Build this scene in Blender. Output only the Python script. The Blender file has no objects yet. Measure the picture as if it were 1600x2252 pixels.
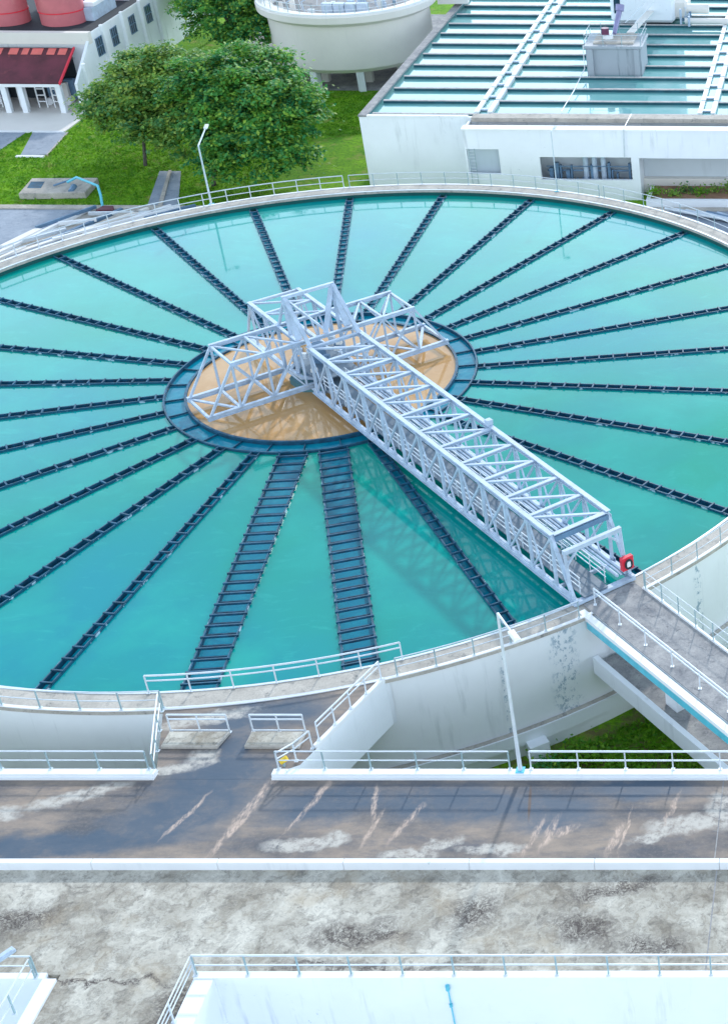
import bpy, math, random
import numpy as np
from mathutils import Vector, Matrix
random.seed(7); RNG = np.random.default_rng(11)
PI = math.pi
sc = bpy.context.scene
COL = sc.collection

# ------------------------------------------------------------------ camera
yaw, pitch, roll = 0.0162, 0.5366, 0.0114
fw = Vector((math.sin(yaw)*math.cos(pitch), math.cos(yaw)*math.cos(pitch), -math.sin(pitch)))
rt0 = Vector((math.cos(yaw), -math.sin(yaw), 0)); up0 = rt0.cross(fw)
rt = rt0*math.cos(roll) + up0*math.sin(roll); up = -rt0*math.sin(roll) + up0*math.cos(roll)
cam_d = bpy.data.cameras.new("camera"); cam = bpy.data.objects.new("camera", cam_d); COL.objects.link(cam)
M = Matrix((rt, up, -fw)).transposed().to_4x4(); M.translation = Vector((37.85, -97.08, 51.45)); cam.matrix_world = M
cam_d.sensor_fit = 'VERTICAL'; cam_d.sensor_height = 36; cam_d.lens = 36*3424.8/2252
cam_d.shift_x = (800-1947.3)/2252; cam_d.shift_y = -(1126-1005.9)/2252
cam_d.clip_start = 1; cam_d.clip_end = 3000
sc.camera = cam

# ------------------------------------------------------------------ light
SUN_TO = Vector((0.143, 1.761, 1.0)).normalized()
w = bpy.data.worlds.new("World"); sc.world = w; w.use_nodes = True
nt = w.node_tree; bg = nt.nodes['Background']
sky = nt.nodes.new('ShaderNodeTexSky'); sky.sky_type = 'NISHITA'; sky.sun_disc = False
sky.sun_elevation = math.asin(SUN_TO.z); sky.sun_rotation = math.atan2(SUN_TO.x, SUN_TO.y)
sky.air_density = 1.0; sky.dust_density = 1.2; sky.ozone_density = 1.5
tcw = nt.nodes.new('ShaderNodeTexCoord')
mpw = nt.nodes.new('ShaderNodeMapping'); mpw.inputs['Scale'].default_value = (1, 1, 2.5)
nzw = nt.nodes.new('ShaderNodeTexNoise'); nzw.inputs['Scale'].default_value = 2.2; nzw.inputs['Detail'].default_value = 5
rpw = nt.nodes.new('ShaderNodeMapRange'); rpw.inputs['From Min'].default_value = .35; rpw.inputs['From Max'].default_value = .62
rpw.inputs['To Min'].default_value = .45; rpw.inputs['To Max'].default_value = .9
mxw = nt.nodes.new('ShaderNodeMix'); mxw.data_type = 'RGBA'
mxw.inputs['B'].default_value = (6.2, 7.6, 8.8, 1)      # bright thin cloud
nt.links.new(tcw.outputs['Generated'], mpw.inputs['Vector']); nt.links.new(mpw.outputs['Vector'], nzw.inputs['Vector'])
nt.links.new(nzw.outputs['Fac'], rpw.inputs['Value']); nt.links.new(rpw.outputs['Result'], mxw.inputs['Factor'])
sxw = nt.nodes.new('ShaderNodeSeparateXYZ'); nt.links.new(tcw.outputs['Generated'], sxw.inputs[0])
erw = nt.nodes.new('ShaderNodeMapRange'); erw.inputs['From Min'].default_value = .30; erw.inputs['From Max'].default_value = .50; nt.links.new(sxw.outputs['Z'], erw.inputs['Value'])
hzw = nt.nodes.new('ShaderNodeMix'); hzw.data_type = 'RGBA'; hzw.inputs['B'].default_value = (3.8, 4.8, 6.0, 1)   # hazy bright horizon, bluer overhead
ayw = nt.nodes.new('ShaderNodeMapRange'); ayw.inputs['From Min'].default_value = -.2; ayw.inputs['From Max'].default_value = .75; nt.links.new(sxw.outputs['Y'], ayw.inputs['Value'])
azw = nt.nodes.new('ShaderNodeMix'); azw.data_type = 'RGBA'; azw.inputs['A'].default_value = (13.0, 14.8, 16.8, 1); azw.inputs['B'].default_value = (18.0, 24.0, 30.0, 1)   # haze is brightest towards the sun
nt.links.new(ayw.outputs['Result'], azw.inputs['Factor']); nt.links.new(azw.outputs['Result'], hzw.inputs['A'])
nt.links.new(erw.outputs['Result'], hzw.inputs['Factor']); nt.links.new(hzw.outputs['Result'], mxw.inputs['B'])
nt.links.new(sky.outputs['Color'], mxw.inputs['A']); nt.links.new(mxw.outputs['Result'], bg.inputs['Color'])
bg.inputs['Strength'].default_value = 0.13
sd = bpy.data.lights.new("sun", 'SUN'); sd.energy = 1.7; sd.angle = math.radians(2.4); sd.color = (1, .97, .93)
so = bpy.data.objects.new("sun", sd); COL.objects.link(so); so.location = (0, 60, 60)
so.rotation_euler = (-SUN_TO).to_track_quat('-Z', 'Y').to_euler()
sc.view_settings.view_transform = 'Standard'; sc.view_settings.look = 'None'; sc.view_settings.exposure = 0.58; sc.view_settings.gamma = 1
sc.render.engine = 'CYCLES'

# ------------------------------------------------------------------ materials
class NT:
    def __init__(s, name):
        s.m = bpy.data.materials.new(name); s.m.use_nodes = True; s.t = s.m.node_tree
        s.b = s.t.nodes['Principled BSDF']; s.geo = s.t.nodes.new('ShaderNodeNewGeometry'); s.P = s.geo.outputs['Position']
    def n(s, typ, **kw):
        x = s.t.nodes.new(typ)
        for k, v in kw.items(): setattr(x, k, v)
        return x
    def l(s, a, b): s.t.links.new(a, b)
    def noise(s, scale, detail=4, rough=.6, vec=None, stretch=None, dist=0):
        v = vec or s.P
        if stretch:
            mp = s.n('ShaderNodeMapping'); mp.inputs['Scale'].default_value = stretch; s.l(v, mp.inputs['Vector']); v = mp.outputs['Vector']
        z = s.n('ShaderNodeTexNoise'); z.inputs['Scale'].default_value = scale; z.inputs['Detail'].default_value = detail
        z.inputs['Roughness'].default_value = rough; z.inputs['Distortion'].default_value = dist; s.l(v, z.inputs['Vector']); return z
    def rng(s, v, a, b, c=0, d=1):
        r = s.n('ShaderNodeMapRange'); r.inputs['From Min'].default_value = a; r.inputs['From Max'].default_value = b
        r.inputs['To Min'].default_value = c; r.inputs['To Max'].default_value = d; s.l(v, r.inputs['Value']); return r.outputs['Result']
    def mix(s, f, a, b):
        x = s.n('ShaderNodeMix', data_type='RGBA')
        for sock, v in (('Factor', f), ('A', a), ('B', b)):
            if isinstance(v, (int, float)): x.inputs[sock].default_value = v
            elif isinstance(v, tuple): x.inputs[sock].default_value = (*v, 1)
            else: s.l(v, x.inputs[sock])
        return x.outputs['Result']
    def math(s, op, a, b=0.0):
        x = s.n('ShaderNodeMath', operation=op)
        for i, v in enumerate((a, b)):
            if isinstance(v, (int, float)): x.inputs[i].default_value = v
            else: s.l(v, x.inputs[i])
        return x.outputs[0]
    def warp(s, scale, amt):
        z = s.noise(scale, 4, .6)
        a = s.n('ShaderNodeVectorMath', operation='SUBTRACT'); s.l(z.outputs['Color'], a.inputs[0]); a.inputs[1].default_value = (.5, .5, .5)
        b = s.n('ShaderNodeVectorMath', operation='SCALE'); s.l(a.outputs[0], b.inputs[0]); b.inputs['Scale'].default_value = amt
        c = s.n('ShaderNodeVectorMath', operation='ADD'); s.l(s.P, c.inputs[0]); s.l(b.outputs[0], c.inputs[1]); return c.outputs[0]
    def blobs(s, vec, lst, soft=.25):
        out = None
        for cx, cy, rx, ry, ang in lst:
            mp = s.n('ShaderNodeMapping', vector_type='TEXTURE'); mp.inputs['Location'].default_value = (cx, cy, 0)
            mp.inputs['Rotation'].default_value = (0, 0, math.radians(ang)); mp.inputs['Scale'].default_value = (rx, ry, 1e6); s.l(vec, mp.inputs['Vector'])
            ln = s.n('ShaderNodeVectorMath', operation='LENGTH'); s.l(mp.outputs[0], ln.inputs[0])
            r = s.rng(ln.outputs['Value'], 1+soft, 1-soft)
            out = r if out is None else s.math('MAXIMUM', out, r)
        return out
    def fin(s, col, rough=.6, bump=None, bs=.3, metal=0, spec=.5, bd=.05):
        if isinstance(col, tuple): s.b.inputs['Base Color'].default_value = (*col, 1)
        else: s.l(col, s.b.inputs['Base Color'])
        if isinstance(rough, (int, float)): s.b.inputs['Roughness'].default_value = rough
        else: s.l(rough, s.b.inputs['Roughness'])
        s.b.inputs['Metallic'].default_value = metal; s.b.inputs['Specular IOR Level'].default_value = spec
        if bump is not None:
            q = s.n('ShaderNodeBump'); q.inputs['Strength'].default_value = bs; q.inputs['Distance'].default_value = bd
            s.l(bump, q.inputs['Height']); s.l(q.outputs[0], s.b.inputs['Normal'])
        return s.m

def m_simple(name, col, var=.12, scale=1.2, rough=.55, metal=0, dirt=None, da=.0):
    k = NT(name); z = k.noise(scale, 5)
    lo = tuple(c*(1-var) for c in col); hi = tuple(min(1, c*(1+var)) for c in col)
    c = k.mix(k.rng(z.outputs['Fac'], .3, .7), lo, hi)
    if dirt:
        z2 = k.noise(scale*2.7, 7, .7); c = k.mix(k.rng(z2.outputs['Fac'], .58, .75, 0, da), c, dirt)
    return k.fin(c, rough, z.outputs['Fac'], .15, metal)

def m_wall(name, col, streak=(.32, .36, .38), amt=.55, spots=None):
    k = NT(name)
    z = k.noise(.35, 5); c = k.mix(k.rng(z.outputs['Fac'], .3, .7), tuple(x*.93 for x in col), col)
    s1 = k.noise(1.0, 5, .65, stretch=(1.6, 1.6, .16)); s2 = k.noise(.22, 3)
    f = k.math('MULTIPLY', k.rng(s1.outputs['Fac'], .56, .76), k.rng(s2.outputs['Fac'], .42, .66, 0, amt)); c = k.mix(f, c, streak)
    s3 = k.noise(2.3, 6, .75); s4 = k.noise(.13, 2)
    f = k.math('MULTIPLY', k.rng(s3.outputs['Fac'], .63, .69), k.rng(s4.outputs['Fac'], .55, .68, 0, .75)); c = k.mix(f, c, (.30, .38, .45))
    if spots:
        s5 = k.noise(3.4, 6, .8, stretch=(1, 1, .6)); f = k.math('MULTIPLY', k.blobs(k.P, spots, .5), k.rng(s5.outputs['Fac'], .52, .58, 0, .85)); c = k.mix(f, c, (.22, .34, .44))
    return k.fin(c, .6, z.outputs['Fac'], .1)

def m_conc(name, a, b, dark, scale=.5, amt=.7, rough=.85, bs=.4):
    k = NT(name); v = k.warp(.8, 1.2)
    z = k.noise(scale, 8, .7, vec=v); c = k.mix(k.rng(z.outputs['Fac'], .35, .65), a, b)
    z2 = k.noise(scale*3.1, 8, .75, vec=v); c = k.mix(k.rng(z2.outputs['Fac'], .54, .72, 0, amt), c, dark)
    z3 = k.noise(scale*14, 4, .7); c = k.mix(k.rng(z3.outputs['Fac'], .45, .75, 0, .35), c, tuple(x*.6 for x in a))
    return k.fin(c, rough, z3.outputs['Fac'], bs)

WHITE = m_wall('white_painted_concrete', (.86, .90, .94), amt=.6)
WHITE2 = m_wall('white_painted_kerb', (.86, .88, .90), amt=.25)
CREAM = m_wall('cream_painted_concrete', (.80, .77, .72), (.5, .5, .48), .3)
CONC = m_conc('pale_weathered_concrete', (.38, .35, .31), (.56, .52, .46), (.07, .09, .10), .6, .95)
GREYC = m_conc('grey_walkway_concrete', (.20, .205, .22), (.42, .41, .40), (.07, .08, .10), .8, .85)
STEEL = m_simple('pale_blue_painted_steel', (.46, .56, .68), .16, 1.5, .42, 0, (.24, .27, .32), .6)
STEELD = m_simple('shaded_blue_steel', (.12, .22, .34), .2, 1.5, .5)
RAILM = m_simple('galvanised_rail', (.66, .72, .77), .1, 2, .4, .2)
RAILT = m_simple('weathered_green_post', (.30, .42, .45), .2, 2, .5)
DECKP = m_simple('grey_steel_plate', (.11, .16, .21), .18, .9, .45, 0, (.4, .42, .45), .5)
DARK = m_simple('dark_wet_steel', (.003, .075, .14), .5, 2, .6)
PIPE = m_simple('cyan_painted_pipe', (.12, .55, .68), .12, 2, .4)
REDR = m_simple('dark_red_sheet_roof', (.11, .018, .032), .4, .5, .55, 0, (.30, .07, .07), .5)
PINK = m_simple('faded_red_tank_paint', (.56, .15, .17), .15, .35, .5, 0, (.68, .30, .28), .6)
GLASS = m_simple('dark_window_glass', (.015, .05, .08), .4, 2, .12)
REDC = m_simple('red_plastic', (.75, .03, .06), .1, 3, .35)
YEL = m_simple('yellow_paint', (.75, .52, .03), .1, 3, .4)
BARK = m_simple('bark', (.10, .09, .08), .3, 3, .9)
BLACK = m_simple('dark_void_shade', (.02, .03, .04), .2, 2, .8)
SOIL = m_simple('brown_soil', (.28, .16, .10), .3, 1, .9)
ALGAE = m_conc('algae_stained_concrete', (.0, .075, .075), (.0, .10, .095), (.0, .04, .045), .9, .5)
ASPH = m_conc('blue_grey_road', (.22, .27, .34), (.34, .39, .46), (.12, .15, .20), .35, .6, .7)

def m_water(name, a, b, c3, rough=.06, scale=.045, bump=.02, spec=.5, ior=1.33):
    k = NT(name); v = k.warp(.08, 6)
    z = k.noise(scale, 4, .5, vec=v); c = k.mix(k.rng(z.outputs['Fac'], .35, .68), a, b)
    z2 = k.noise(scale*2.6, 6, .62, vec=v); c = k.mix(k.rng(z2.outputs['Fac'], .46, .74, 0, .75), c, c3)
    z4 = k.noise(scale*16, 6, .75, vec=v, stretch=(.5, 1.6, 1)); c = k.mix(k.rng(z4.outputs['Fac'], .56, .78, 0, .22), c, tuple(min(1, q*1.5+.05) for q in c3))
    z3 = k.noise(1.4, 3, .5)
    k.b.inputs['IOR'].default_value = ior
    return k.fin(c, rough, z3.outputs['Fac'], bump, 0, spec, .05)
WATER = m_water('turbid_turquoise_water', (.0, .26, .30), (.0, .31, .22), (.01, .39, .32), ior=1.48)
BROWN = m_water('muddy_tan_water', (.50, .28, .11), (.56, .34, .15), (.62, .41, .22), .05, .12, ior=1.38)
LWAT = m_water('deep_blue_trough_water', (.0, .19, .30), (.0, .23, .33), (.01, .30, .38), .12, .5, .25)
FWAT = m_water('pale_green_filter_water', (.12, .36, .36), (.18, .42, .42), (.26, .46, .47), .04, .1, .01, ior=1.5)

# grass
k = NT('mown_grass'); z = k.noise(.25, 6, .7); z2 = k.noise(3.0, 5, .7); z3 = k.noise(.6, 4)
c = k.mix(k.rng(z.outputs['Fac'], .35, .68), (.09, .27, .010), (.23, .46, .012)); c = k.mix(k.rng(z2.outputs['Fac'], .45, .7, 0, .7), c, (.02, .09, .015))
c = k.mix(k.rng(z3.outputs['Fac'], .55, .70, 0, .7), c, (.30, .30, .08)); zg = k.noise(.9, 6, .75); sg = k.n('ShaderNodeSeparateXYZ'); k.l(k.P, sg.inputs[0]); fg = k.math('MULTIPLY', k.rng(zg.outputs['Fac'], .47, .6, 0, .8), k.rng(sg.outputs['Z'], -6.6, -7.0)); c = k.mix(fg, c, (.17, .12, .07)); GRASS = k.fin(c, .9, z2.outputs['Fac'], .8, 0, .2, .2)

def m_leaf(name, a, b, d):
    k = NT(name); r = k.geo.outputs['Random Per Island']; z = k.noise(.45, 3)
    c = k.mix(k.rng(z.outputs['Fac'], .38, .64), a, b); c = k.mix(k.rng(r, .45, 1.0, 0, .75), c, d)
    k.fin(c, .55, None, 0, 0, .3)
    k.b.inputs['Subsurface Weight'].default_value = 0
    tr = k.n('ShaderNodeBsdfTranslucent'); k.l(c, tr.inputs['Color']); mx = k.n('ShaderNodeMixShader'); mx.inputs[0].default_value = .35
    k.l(k.b.outputs[0], mx.inputs[1]); k.l(tr.outputs[0], mx.inputs[2]); k.l(mx.outputs[0], k.t.nodes['Material Output'].inputs['Surface'])
    return k.m
LEAF = m_leaf('glossy_green_leaves', (.03, .22, .08), (.11, .38, .06), (.42, .60, .06))
LEAF2 = m_leaf('olive_green_leaves', (.06, .24, .08), (.20, .40, .07), (.50, .58, .08))
TUFT = m_leaf('grass_blades', (.07, .24, .015), (.17, .40, .02), (.26, .46, .03))

# stained deck (stain shapes have their own places, as water and dirt left them)
k = NT('wet_stained_deck_concrete'); v = k.warp(.7, 1.6); vf = k.warp(1.3, .55); vp = k.warp(1.1, 1.1)
z = k.noise(.28, 7, .65, stretch=(.7, 1.3, 1)); z2 = k.noise(1.1, 7, .7, stretch=(.5, 1.6, 1))
base = k.mix(k.rng(z.outputs['Fac'], .36, .64), (.085, .088, .10), (.33, .26, .205))
base = k.mix(k.rng(z2.outputs['Fac'], .48, .7, 0, .6), base, (.085, .10, .13)); z9 = k.noise(6, 6, .8); base = k.mix(k.rng(z9.outputs['Fac'], .5, .75, 0, .35), base, (.38, .33, .28))
wet = k.blobs(v, [(7.4, -41.2, 2.6, 1.5, 10), (6.6, -43.6, 3.4, 1.7, 25), (1.5, -45.7, 6.5, .75, 6), (8.2, -36.8, 2.9, 1.1, 12), (7.4, -39.2, .75, 1.8, 0),
    (19.5, -43.0, 4.6, 1.2, -4), (27.4, -42.0, 2.8, .8, 0), (13.0, -42.9, 3.0, 1.2, 10), (23.5, -43.6, 2.2, 1.3, 0)], .35)
zq = k.noise(.9, 7, .7, vec=v); wet = k.math('MULTIPLY', wet, k.rng(zq.outputs['Fac'], .32, .52, .65, 1)); base = k.mix(k.math('MULTIPLY', wet, .85), base, (.030, .070, .120))
pale = k.blobs(vp, [(-1.6, -43.6, .7, .5, 0), (1.2, -42.5, 2.1, .42, 22), (12.6, -45.6, 1.6, .42, 4), (14.0, -45.3, .6, .5, 0), (17.6, -46.2, 1.2, .35, 0), (18.9, -45.6, .9, .35, 20), (21.2, -45.9, 1.4, .3, 0),
    (29.8, -44.3, 1.7, .55, 8), (28.3, -45.1, 1.1, .3, 20), (31.5, -43.4, .9, 1.2, 0), (5.3, -37.0, 2.4, .45, 18), (6.1, -39.9, .7, .7, 0), (4.9, -40.7, 1.2, .35, 15)], .28)
zz = k.noise(2.6, 6, .75); pale = k.math('MULTIPLY', pale, k.rng(zz.outputs['Fac'], .36, .56, .15, 1)); base = k.mix(pale, base, (.50, .47, .42))
st = k.blobs(vf, [(9.6, -42.9, .20, 1.9, -16), (9.3, -44.6, .16, 1.7, -18), (12.4, -42.6, .16, 1.3, -14), (12.0, -43.8, .08, 1.2, -20), (15.2, -43.0, .12, 1.1, 8), (15.5, -44.6, .12, 1.0, -10), (17.0, -44.2, .18, 1.2, -22), (6.8, -43.8, .10, 1.4, -22),
    (22.9, -45.2, .14, 1.2, -10), (23.6, -44.9, .2, 1.0, -12), (26.6, -45.3, .16, 1.0, -10), (27.0, -44.8, .07, 1.3, -5), (29.0, -43.3, .12, 1.0, -12), (24.3, -44.7, .6, .2, 35)], .4)
zs = k.noise(3.2, 5, .7, stretch=(2, .6, 1)); st = k.math('MULTIPLY', st, k.rng(zs.outputs['Fac'], .42, .6, .1, .8)); base = k.mix(st, base, (.60, .45, .36))
crk = k.blobs(k.P, [(22.35, -42.9, .07, 1.1, 8)], .3); base = k.mix(crk, base, (.10, .07, .06))
rough = k.mix(wet, (.75, .75, .75), (.55, .55, .55))
sep = k.n('ShaderNodeSeparateColor'); k.l(rough, sep.inputs[0])
DECK = k.fin(base, sep.outputs[0], z2.outputs['Fac'], .25)

k = NT('rough_lichen_concrete'); v = k.warp(.9, 2.2)
z = k.noise(.45, 9, .72, vec=v, stretch=(1, .8, 1)); c = k.mix(k.rng(z.outputs['Fac'], .34, .62), (.24, .21, .165), (.64, .61, .53))
z2 = k.noise(1.7, 9, .78, vec=v); c = k.mix(k.rng(z2.outputs['Fac'], .48, .68, 0, .85), c, (.13, .12, .105))
z4 = k.noise(.5, 4, .6); c = k.mix(k.rng(z4.outputs['Fac'], .55, .72, 0, .45), c, (.36, .28, .18))
bl = k.blobs(v, [(26.2, -50.6, 1.6, .8, -25), (29.0, -51.4, 1.3, .6, 0), (21.2, -49.6, 1.0, .9, 30), (1.8, -50.1, 1.8, .8, 20), (16.8, -50.9, 2.2, .6, 0), (7.0, -53.25, 4, .12, 0), (10.4, -54.6, 1.0, 1.6, -20), (27, -48.3, 2.2, .5, 15), (17, -52.6, 4.5, .25, 0)], .6)
z5 = k.noise(5.5, 6, .8, vec=v); bl = k.math('MULTIPLY', bl, k.rng(z5.outputs['Fac'], .40, .54, .1, .95)); c = k.mix(bl, c, (.075, .06, .055))
z6 = k.noise(9, 5, .8); c = k.mix(k.rng(z6.outputs['Fac'], .56, .7, 0, .5), c, (.2, .2, .2))
ROUGH = k.fin(c, .95, z2.outputs['Fac'], .5)

# ------------------------------------------------------------------ mesh building
class MB:
    def __init__(s): s.v = []; s.f = []
    def add(s, vs, fs):
        o = len(s.v); s.v += [tuple(p) for p in vs]; s.f += [tuple(i+o for i in f) for f in fs]; return s
    def box(s, x0, x1, y0, y1, z0, z1):
        return s.add([(x0,y0,z0),(x1,y0,z0),(x1,y1,z0),(x0,y1,z0),(x0,y0,z1),(x1,y0,z1),(x1,y1,z1),(x0,y1,z1)],
                     [(0,3,2,1),(4,5,6,7),(0,1,5,4),(1,2,6,5),(2,3,7,6),(3,0,4,7)])
    def beam(s, p, q, w, h, upv=(0,0,1)):
        p = Vector(p); q = Vector(q); d = (q-p).normalized(); u = Vector(upv)
        if abs(d.dot(u)) > .97: u = Vector((1,0,0))
        sd = d.cross(u).normalized(); u2 = sd.cross(d)
        a = [c + sd*sx*w/2 + u2*sz*h/2 for c in (p, q) for sx, sz in ((-1,-1),(1,-1),(1,1),(-1,1))]
        return s.add(a, [(3,2,1,0),(4,5,6,7),(0,1,5,4),(1,2,6,5),(2,3,7,6),(3,0,4,7)])
    def ibeam(s, p, q, w, h):
        p = Vector(p); q = Vector(q); u = Vector((0, 0, 1)); t = .045
        s.beam(p+u*(h/2-t/2), q+u*(h/2-t/2), w, t); s.beam(p-u*(h/2-t/2), q-u*(h/2-t/2), w, t); return s.beam(p, q, w*.3, h-2*t-.002)
    def tube(s, pts, r, n=8, r2=None):
        pts = [Vector(p) for p in pts]; m = len(pts); base = len(s.v)
        for i, p in enumerate(pts):
            d = ((pts[min(i+1, m-1)]-pts[max(i-1, 0)])).normalized()
            a = d.orthogonal().normalized() if i == 0 else (prev - d*prev.dot(d)).normalized(); prev = a
            b = d.cross(a); rr = r if r2 is None else r+(r2-r)*i/(m-1)
            s.v += [tuple(p + a*rr*math.cos(2*PI*j/n) + b*rr*math.sin(2*PI*j/n)) for j in range(n)]
        for i in range(m-1):
            for j in range(n):
                j2 = (j+1) % n; s.f.append((base+i*n+j, base+i*n+j2, base+(i+1)*n+j2, base+(i+1)*n+j))
        s.f.append(tuple(base+j for j in reversed(range(n)))); s.f.append(tuple(base+(m-1)*n+j for j in range(n))); return s
    def prism(s, poly, z0, z1):
        n = len(poly); return s.add([(x,y,z0) for x,y in poly]+[(x,y,z1) for x,y in poly],
            [tuple(reversed(range(n))), tuple(range(n, 2*n))]+[(i,(i+1)%n,n+(i+1)%n,n+i) for i in range(n)])
    def arc(s, prof, a0, a1, n, cx=0, cy=0, closed=False):
        """sweep a closed (r,z) profile around z"""
        m = len(prof); base = len(s.v); cnt = n if closed else n+1
        for i in range(cnt):
            a = a0+(a1-a0)*i/n
            s.v += [(cx+r*math.cos(a), cy+r*math.sin(a), z) for r, z in prof]
        for i in range(n):
            i2 = (i+1) % cnt
            for j in range(m):
                j2 = (j+1) % m; s.f.append((base+i*m+j, base+i2*m+j, base+i2*m+j2, base+i*m+j2))
        if not closed: s.f.append(tuple(base+j for j in range(m))); s.f.append(tuple(base+n*m+j for j in reversed(range(m))))
        return s
    def build(s, name, mat, parent=None, smooth=False, bevel=0, rel=True):
        off = parent.location if (parent is not None and rel) else Vector((0,0,0))
        if parent is not None and parent.parent is not None and rel: off = off + parent.parent.location
        me = bpy.data.meshes.new(name); me.from_pydata([(a-off[0], b-off[1], c-off[2]) for a,b,c in s.v], [], s.f); me.update()
        import bmesh
        bm = bmesh.new(); bm.from_mesh(me); bmesh.ops.recalc_face_normals(bm, faces=bm.faces)
        if bevel: bmesh.ops.bevel(bm, geom=bm.edges[:], offset=bevel, segments=1, affect='EDGES')
        bm.to_mesh(me); bm.free()
        if smooth:
            me.polygons.foreach_set('use_smooth', [True]*len(me.polygons))
            try: me.set_sharp_from_angle(angle=math.radians(35))
            except Exception: pass
        me.materials.append(mat); o = bpy.data.objects.new(name, me); COL.objects.link(o)
        if parent is not None: o.parent = parent
        return o

def tag(o, label=None, cat=None, group=None, kind=None):
    if label: o['label'] = label
    if cat: o['category'] = cat
    if group: o['group'] = group
    if kind: o['kind'] = kind
    return o
def thing(name, loc, label, cat, group=None, rz=0):
    o = bpy.data.objects.new(name, None); COL.objects.link(o); o.location = loc; o.rotation_euler[2] = rz; o.empty_display_size = .3
    bpy.context.view_layer.update if False else None
    return tag(o, label, cat, group)
def struct(name, mb, mat, **kw): return tag(mb.build(name, mat, **kw), kind='structure')
def inst(src, parent, loc=(0,0,0), rz=0):
    c = src.copy(); COL.objects.link(c); c.parent = parent; c.location = loc; c.rotation_euler = (0, 0, rz); return c
def copy_tree(root, loc, rz, label=None, group=None):
    r = root.copy(); COL.objects.link(r); r.location = loc; r.rotation_euler = (0, 0, rz)
    if label: r['label'] = label
    if group: r['group'] = group
    for ch in list(root.children):
        c = ch.copy(); COL.objects.link(c); c.parent = r
        for g in list(ch.children):
            d = g.copy(); COL.objects.link(d); d.parent = c
    return r
ORD = ['first','second','third','fourth','fifth','sixth','seventh','eighth','ninth','tenth','eleventh','twelfth','thirteenth','fourteenth','fifteenth','sixteenth','seventeenth','eighteenth','nineteenth','twentieth','twenty-first','twenty-second','twenty-third','twenty-fourth','twenty-fifth','twenty-sixth','twenty-seventh']

# ------------------------------------------------------------------ ground and paving
def ground():
    nx, ny = 60, 90; xs = np.linspace(-900, 900, nx); ys = np.concatenate([np.linspace(-700, -60, 20), np.linspace(-55, 130, 45), np.linspace(150, 1600, 25)])
    m = MB(); V = []
    for y in ys:
        for x in xs:
            t = min(1, max(0, (y+5)/18)); z = -7.2 + 3.2*t*t*(3-2*t); V.append((x, y, z))
    F = [(j*nx+i, j*nx+i+1, (j+1)*nx+i+1, (j+1)*nx+i) for j in range(len(ys)-1) for i in range(nx-1)]
    m.add(V, F); return struct('ground', m, GRASS)
ground()
def sheet(name, poly, z, mat, th=.05):
    return struct(name, MB().prism(poly, z-th, z), mat)
sheet('road', [(-80, 12), (-30, 12), (-20, 24), (-22, 41), (-80, 41)], -3.95, ASPH)
sheet('pavement', [(-80, 41), (-21.5, 41), (-21.5, 41.9), (-80, 41.9)], -3.83, CONC, .2)
sheet('pavement', [(-40.5, 24), (-38.7, 29), (-34.6, 40.99), (-22, 40.99), (-18, 30), (-24, 20)], -3.9, CONC, .04)
sheet('path', [(-29.75, 41.9), (-26.85, 41.9), (-30.1, 51.2), (-32.2, 51.2)], -3.90, ASPH)
sheet('path', [(-28.75, 41.95), (-28.35, 41.95), (-31.0, 51.2), (-31.3, 51.2)], -3.80, CONC, .12)
sheet('driveway', [(-46.3, 62.6), (-49.9, 62.6), (-47.9, 55.4), (-45.4, 55.9)], -3.94, ASPH)
sheet('driveway', [(-50.6, 62.6), (-60, 62.6), (-60, 57.5), (-50.8, 56.2)], -3.94, ASPH)
sheet('kerb', [(-46.3, 62.6), (-46.15, 62.6), (-42.2, 52.0), (-42.4, 52.0)][:2]+[(-45.25, 55.7), (-45.4, 55.7)], -3.88, CONC, .15)
sheet('kerb', [(-48.2, 55.0), (-45.4, 55.0), (-45.4, 55.4), (-48.2, 55.4)], -3.86, WHITE2, .15)
sheet('pavement', [(16.9, 20), (80, 20), (80, 42.6), (16.9, 42.6)], -3.95, ASPH)
sheet('pavement', [(-24, 77.6), (-10.5, 77.6), (-10.5, 110), (-40, 110), (-40, 90)], -3.94, GREYC)
sheet('pavement', [(16.9, 41.4), (80, 41.4), (80, 42.3), (16.9, 42.3)], -3.9, CONC, .06)

# ------------------------------------------------------------------ the big round clarifier tank
R = 35.0
tank = thing('clarifier_tank', (0, 0, -7.2), 'huge round concrete clarifier tank full of turquoise water', 'settling tank')
MB().arc([(35.02, -6.2), (36.42, -6.2), (36.42, -7.2), (35.02, -7.2)], 0, 2*PI, 144, closed=True).build('footing', WHITE, tank)
MB().arc([(35.05, .30), (36.38, .30), (36.38, -5.4), (35.05, -5.4)], 0, 2*PI, 192, closed=True).build('outer_wall', m_wall('white_tank_wall', (.90, .93, .95), amt=.5, spots=[(21.5, -29.35, .7, .7, 0), (18.6, -31.3, .12, .2, 0), (28.2, -23.0, .25, .25, 0)]), tank, smooth=True)
MB().arc([(34.99, .30), (35.04, .30), (35.04, -4.9), (34.99, -4.9)], 0, 2*PI, 192, closed=True).build('inner_lining', ALGAE, tank, smooth=True)
MB().arc([(34.97, .50), (36.50, .50), (36.50, .303), (34.97, .303)], 0, 2*PI, 192, closed=True).build('rim_walkway', CONC, tank, smooth=True)
MB().arc([(36.42, -5.30), (36.80, -5.30), (36.80, -6.15), (36.42, -6.15)], 0, 2*PI, 192, closed=True).build('lower_ledge', WHITE, tank, smooth=True)
MB().arc([(36.43, -5.27), (36.70, -5.27), (36.70, -5.295), (36.43, -5.295)], 0, 2*PI, 192, closed=True).build('ledge_dirt', CONC, tank)
MB().arc([(36.30, .56), (36.48, .56), (36.48, .503), (36.30, .503)], 0, 2*PI, 192, closed=True).build('outer_kerb', WHITE2, tank)
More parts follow.
